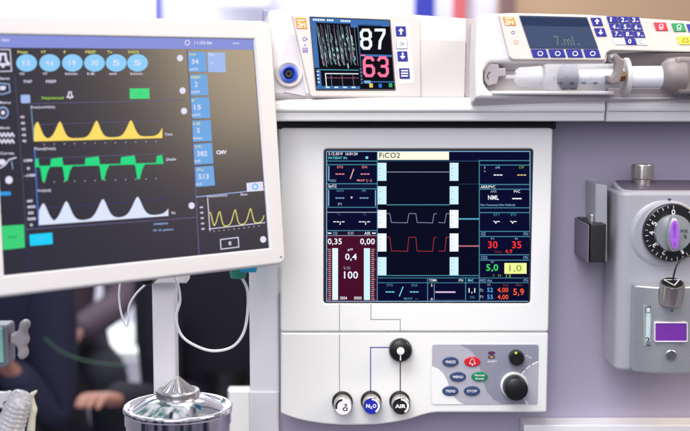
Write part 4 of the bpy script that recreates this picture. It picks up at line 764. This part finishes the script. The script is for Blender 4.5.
b = MB(); plate(b, yplane(4.8), [(213, -50), (270.6, -50), (270.6, 6.6), (213, 6.6)], -.02, 0, mat('sign_frame', (196, 196, 206), .5), .003, 0, [[(217, -46), (266.6, -46), (266.6, 2.4), (217, 2.4)]]); b.build('frame', g)
b = MB(); plate(b, yplane(4.805), [(216, -47), (267.6, -47), (267.6, 3.4), (216, 3.4)], -.01, 0, mat('sign_face', (226, 222, 222), .5), .002); b.build('face', g)
banner('pillar', 296, 330, 4.5, (228, 226, 232), 'pale round-cornered pillar far behind the shelf monitor')
banner('pillar', 500, 516, 4.5, (120, 92, 92), 'blurred brown pillar end far behind the syringe pump', -40, 60)
tb = root('table', 'white table far back between the seated people', 'table', at(120, 372, 3.6))
b = MB(); zT = Z(110, 352, 3.5); box(b, X(70, 352, 3.5), X(190, 352, 3.5), 3.5, 4.1, zT - .03, zT, mat('table_white', (232, 238, 238), .4), .004); b.build('tabletop', tb)
for sx_ in (75, 185):
    for yy_ in (3.55, 4.05): b = MB(); xq = X(sx_, 352, 3.5); box(b, xq - .02, xq + .02, yy_ - .02, yy_ + .02, -1.3, zT - .03, BLACKM, .002); b.build('leg', tb)
b = MB(); box(b, X(134, 325, 3.6), X(152, 325, 3.6), 3.6, 3.8, zT, Z(140, 322, 3.6), mat('dark_case', (50, 52, 66), .5), .006, .01); tag(b.build('dark_case', None), 'small dark case on the white table between the people', 'case')
tag(sbox('white_cabinet', X(228, 390, .6), X(300, 390, .6), .6, .63, -1.3, Z(240, 391, .6), WHITE, False), 'white cabinet behind the narrow column, right of the dark seated figure', 'cabinet')

# ---- people, seated, heads behind the tilted monitor
def cloth(name, c): return mat(name, c, .85, bump=.5, bscale=25, var=.18, vscale=9)
SKIN = mat('skin', (158, 114, 104), .5, bump=.1, var=.15, vscale=12); HAIR = mat('hair', (44, 32, 28), .6, bump=.5, bscale=80)
def skinned(name, V, E_, Rr, m, parent, loc, rot, rootv=0, sub=2):
    me = bpy.data.meshes.new(name); M4 = Matrix.Rotation(rot, 4, 'Z'); me.from_pydata([M4 @ V3(v) for v in V], E_, [])
    o = bpy.data.objects.new(name, me); COL.objects.link(o); me.materials.append(m)
    s = o.modifiers.new('s', 'SKIN'); s.use_smooth_shade = True
    for i, r in enumerate(Rr): me.skin_vertices[0].data[i].radius = r if isinstance(r, tuple) else (r, r)
    me.skin_vertices[0].data[rootv].use_root = True
    d = o.modifiers.new('d', 'SUBSURF'); d.levels = sub; d.render_levels = sub
    o.parent = parent; o.location = (0, 0, 0); return o
def person(label, X0, Y0, rot, handL, handR, topc, legc, hairc, elbowL, elbowR, lean=.1, sleeve_full=True, headz=.32):
    """seated figure; local frame: x right of the picture, -y towards the camera, z from the camera level; seat at -0.80"""
    P = root('person', label, 'person', (X0, Y0, -1.30), 'people seated behind the machine'); H = .50     # hip height above the floor
    def B_(z): return z + 1.3
    Mi = Matrix.Rotation(-rot, 3, 'Z')
    hip = V3((0, 0, .50)); wa = V3((0, -.02, .68)); ch = V3((0, -.06 - lean * .5, .92)); nk = V3((0, -.06 - lean, 1.10)); hb = V3((0, -.08 - lean, 1.19)); hd = V3((0, -.10 - lean, 1.29)); ht = V3((0, -.09 - lean, 1.38))
    V = [hip, wa, ch, nk, hb, hd, ht]; E = [(0, 1), (1, 2), (2, 3), (3, 4), (4, 5), (5, 6)]; Rr = [.09, .085, .085, (.055, .055), (.06, .07), (.075, .095), (.05, .06)]
    cV = [hip, wa, ch, nk + V3((0, .01, -.03))]; cE = [(0, 1), (1, 2), (2, 3)]; cR = [(.165, .14), (.155, .13), (.18, .13), (.08, .07)]
    for s, hand, elb in ((-1, handL, elbowL), (1, handR, elbowR)):
        sh = V3((s * .19, -.05 - lean * .7, 1.03)); el = Mi @ (V3(elb) - P.location); ha = Mi @ (V3(hand) - P.location); d_ = (ha - el).normalized(); wr = ha - d_ * .09
        i = len(V); V += [sh, el, wr, ha]; E += [(2, i), (i, i + 1), (i + 1, i + 2), (i + 2, i + 3)]; Rr += [.045, .036, (.028, .022), (.038, .018)]
        sd = d_.cross(V3((0, 0, 1))).normalized(); up = sd.cross(d_)
        for k, (off, ln) in enumerate(((-.028, .062), (-.01, .078), (.01, .074), (.028, .058))):
            a = ha + sd * off + d_ * .02; j = len(V); V += [a, a + d_ * ln * .55 - up * .006, a + d_ * ln * .85 - up * .03]; E += [(i + 3, j), (j, j + 1), (j + 1, j + 2)]; Rr += [.0115, .0095, .0075]
        j = len(V); a = ha - d_ * .035; V += [a + sd * (-s * .04) - up * .004, a + sd * (-s * .058) + d_ * .03 - up * .01]; E += [(i + 2, j), (j, j + 1)]; Rr += [.012, .009]
        q0 = len(cV); cut = el.lerp(wr, 1.12 if sleeve_full else .2); cV += [sh, el, cut]; cE += [(2, q0), (q0, q0 + 1), (q0 + 1, q0 + 2)]; cR += [.085, .06, .05]
    lV = [hip + V3((0, 0, -.02))]; lE = []; lR = [(.17, .13)]
    for s in (-1, 1):
        i = len(V); kn_ = V3((s * .13, -.44, .50)); an = V3((s * .13, -.42, .09)); to = V3((s * .14, -.60, .04))
        V += [V3((s * .09, -.05, .5)), kn_, an, to]; E += [(0, i), (i, i + 1), (i + 1, i + 2), (i + 2, i + 3)]; Rr += [.06, .045, .035, .035]
        j = len(lV); lV += [V3((s * .1, -.06, .5)), kn_, an]; lE += [(0, j), (j, j + 1), (j + 1, j + 2)]; lR += [.1, .075, .06]
    body = skinned('body', V, E, Rr, SKIN, P, None, rot); skinned('top_garment', cV, cE, cR, topc, P, None, rot); skinned('trousers', lV, lE, lR, legc, P, None, rot)
    b = MB(); hc = Matrix.Rotation(rot, 3, 'Z') @ (hd + V3((0, .018, .03))) + V3(P.location)
    lathe(b, hc, (0, 0, 1), [(.05, -.10), (.086, -.06), (.097, 0), (.09, .05), (.055, .085), (0, .098)], HAIR, 24); b.build('hair', P)
    f = Matrix.Rotation(rot, 3, 'Z') @ V3((0, -1, 0)); b = MB(); fcn = Matrix.Rotation(rot, 3, 'Z') @ hd + V3(P.location)
    r_ = f.cross(V3((0, 0, 1)))
    for s in (-1, 1): b = MB(); lathe(b, fcn + f * .088 + r_ * .03 * s, f, [(.012, 0), (.008, .006), (0, .008)], mat('eye', (40, 34, 36), .2), 12); b.build('eye', P)
    return P
def stool(x, y, lab):
    g = root('stool', lab, 'stool', (x, y, -1.3), 'stools under the seated people'); b = MB(); lathe(b, (x, y, -.95), (0, 0, 1), [(.17, 0), (.18, .02), (.18, .05), (.16, .06)], BLACK, 32); b.build('seat', g)
    b = MB(); lathe(b, (x, y, -1.3), (0, 0, 1), [(.2, 0), (.2, .02), (.03, .04), (.025, .35)], BLACKM, 32); b.build('pedestal', g)
NV = cloth('navy_cloth', (10, 11, 30)); NV2 = cloth('dark_cloth', (10, 13, 28)); GRB = cloth('plum_grey_cloth', (84, 70, 84)); NVB = cloth('blue_sleeve', (14, 18, 50))
PPL = (('person in dark navy clothes seated right behind the white pole', 223, 2.3, 8, (101, 398, 1.75), (270, 400, 1.8), NV, NV2, (162, 404, 2.1), (300, 380, 2.25), 'black stool under the person behind the pole'),
 ('person in navy with blue sleeves seated at the left edge behind the clamp', 4, 2.1, -10, (-60, 380, 1.7), (-8, 350, 1.8), NVB, NV, (-80, 400, 1.9), (56, 424, 1.95), 'black stool under the person at the left edge'),
 ('person in a plum grey top seated between the two navy figures', 52, 3.0, 20, (54, 302, 2.6), (58, 345, 2.6), GRB, NV, (30, 330, 2.9), (122, 302, 2.85), 'black stool under the person in plum grey'))
for lab, px, Y_, ro, hl_, hr_, tc_, lc_, el1, el2, sl in PPL:
    x_ = X(px, 330, Y_); person(lab, x_, Y_, R(ro), at(*hl_), at(*hr_), tc_, lc_, HAIR, at(*el1), at(*el2)); stool(x_, Y_, sl)
b = MB(); tube(b, [at(44, 338, 1.5), at(60, 351, 1.5), at(82, 360, 1.5), at(104, 364, 1.5), at(128, 366, 1.5)], .0022, mat('green_hose', (8, 60, 42), .5), 10); tag(b.build('green_hose', None), 'green hose sagging across the dark clothes left of the pole', 'hose')

# ================================================================ LIGHT
w = bpy.data.worlds.new('World'); S.world = w; w.use_nodes = True
wn_ = w.node_tree.nodes; wl = w.node_tree.links; bg = wn_['Background']; bg.inputs['Strength'].default_value = .62
wt = wn_.new('ShaderNodeTexCoord'); sp_ = wn_.new('ShaderNodeSeparateXYZ'); wl.new(wt.outputs['Generated'], sp_.inputs[0])
rmp = wn_.new('ShaderNodeValToRGB'); mr_ = wn_.new('ShaderNodeMapRange'); mr_.inputs['From Min'].default_value = -1; wl.new(sp_.outputs['Z'], mr_.inputs['Value']); wl.new(mr_.outputs[0], rmp.inputs[0])
el_ = rmp.color_ramp.elements; el_[0].position = .0; el_[0].color = (.20, .19, .24, 1); el_[1].position = 1; el_[1].color = (1.25, 1.25, 1.3, 1)
for p_, c_ in ((.42, (.16, .15, .22, 1)), (.52, (.44, .43, .48, 1)), (.60, (.9, .9, .97, 1))): q_ = el_.new(p_); q_.color = c_
mp_ = wn_.new('ShaderNodeMapping'); mp_.inputs['Scale'].default_value = (1, 1, .3); wl.new(wt.outputs['Generated'], mp_.inputs[0])
ns_ = wn_.new('ShaderNodeTexNoise'); ns_.inputs['Scale'].default_value = 7; ns_.inputs['Detail'].default_value = 2; wl.new(mp_.outputs[0], ns_.inputs['Vector'])
r2 = wn_.new('ShaderNodeValToRGB'); e2 = r2.color_ramp.elements; e2[0].position = .36; e2[0].color = (.12, .12, .2, 1); e2[1].position = .62; e2[1].color = (1.5, 1.5, 1.55, 1)  # invented hall tones with green patches, for the steel to reflect
for p_, c_ in ((.43, (.12, .55, .36, 1)), (.47, (.9, .88, .95, 1))): q_ = e2.new(p_); q_.color = c_
wl.new(ns_.outputs['Fac'], r2.inputs[0]); mm_ = wn_.new('ShaderNodeMixRGB'); mm_.blend_type = 'MULTIPLY'; mm_.inputs[0].default_value = .9; wl.new(rmp.outputs[0], mm_.inputs[1]); wl.new(r2.outputs[0], mm_.inputs[2]); wl.new(mm_.outputs[0], bg.inputs['Color'])
def area(name, loc, target, size, power, col=(1, 1, 1), sy=None):
    l = bpy.data.lights.new(name, 'AREA'); l.energy = power; l.size = size; l.color = col
    if sy: l.shape = 'RECTANGLE'; l.size_y = sy
    o = bpy.data.objects.new(name, l); COL.objects.link(o); o.location = loc; o.rotation_euler = (V3(target) - V3(loc)).to_track_quat('-Z', 'Y').to_euler(); return o
area('ceiling_or_added_light', (-.5, -.9, 1.8), (-.1, 0, -.1), 1.5, 55, (1, .99, .98))
area('ceiling_or_added_light', (-.3, -2.8, 1.0), (.0, 0, -.1), 1.6, 35, (1, .98, .99))  # added frontal fill from behind the camera, brightens the front faces
area('ceiling_or_added_light', (2.4, -.52, 1.75), (-.1, -.1, .05), 1.25, 72, (1, .80, .5))  # added warm lamp, placed so its glare shows on the tilted screen
area('hall_light', (-1, 3.4, 2.4), (-.3, 4.6, 0), 2.0, 130, (1, 1, 1))
area('hall_light', (.4, 1.6, 2.4), (-.3, 2.6, -.6), 1.2, 30, (1, 1, 1))
# ================================================================ CAMERA
cd = bpy.data.cameras.new('camera'); cam = bpy.data.objects.new('camera', cd); COL.objects.link(cam); S.camera = cam
cd.sensor_width = 36; cd.lens = 36 * F / 690; cd.clip_start = .05; cd.clip_end = 60
cam.location = CAM; cam.rotation_euler = (R(90) - PITCH, 0, 0)
cd.dof.use_dof = True; cd.dof.focus_distance = 1.2; cd.dof.aperture_fstop = 5.6
S.view_settings.view_transform = 'Standard'; S.view_settings.look = 'None'; S.view_settings.exposure = .08
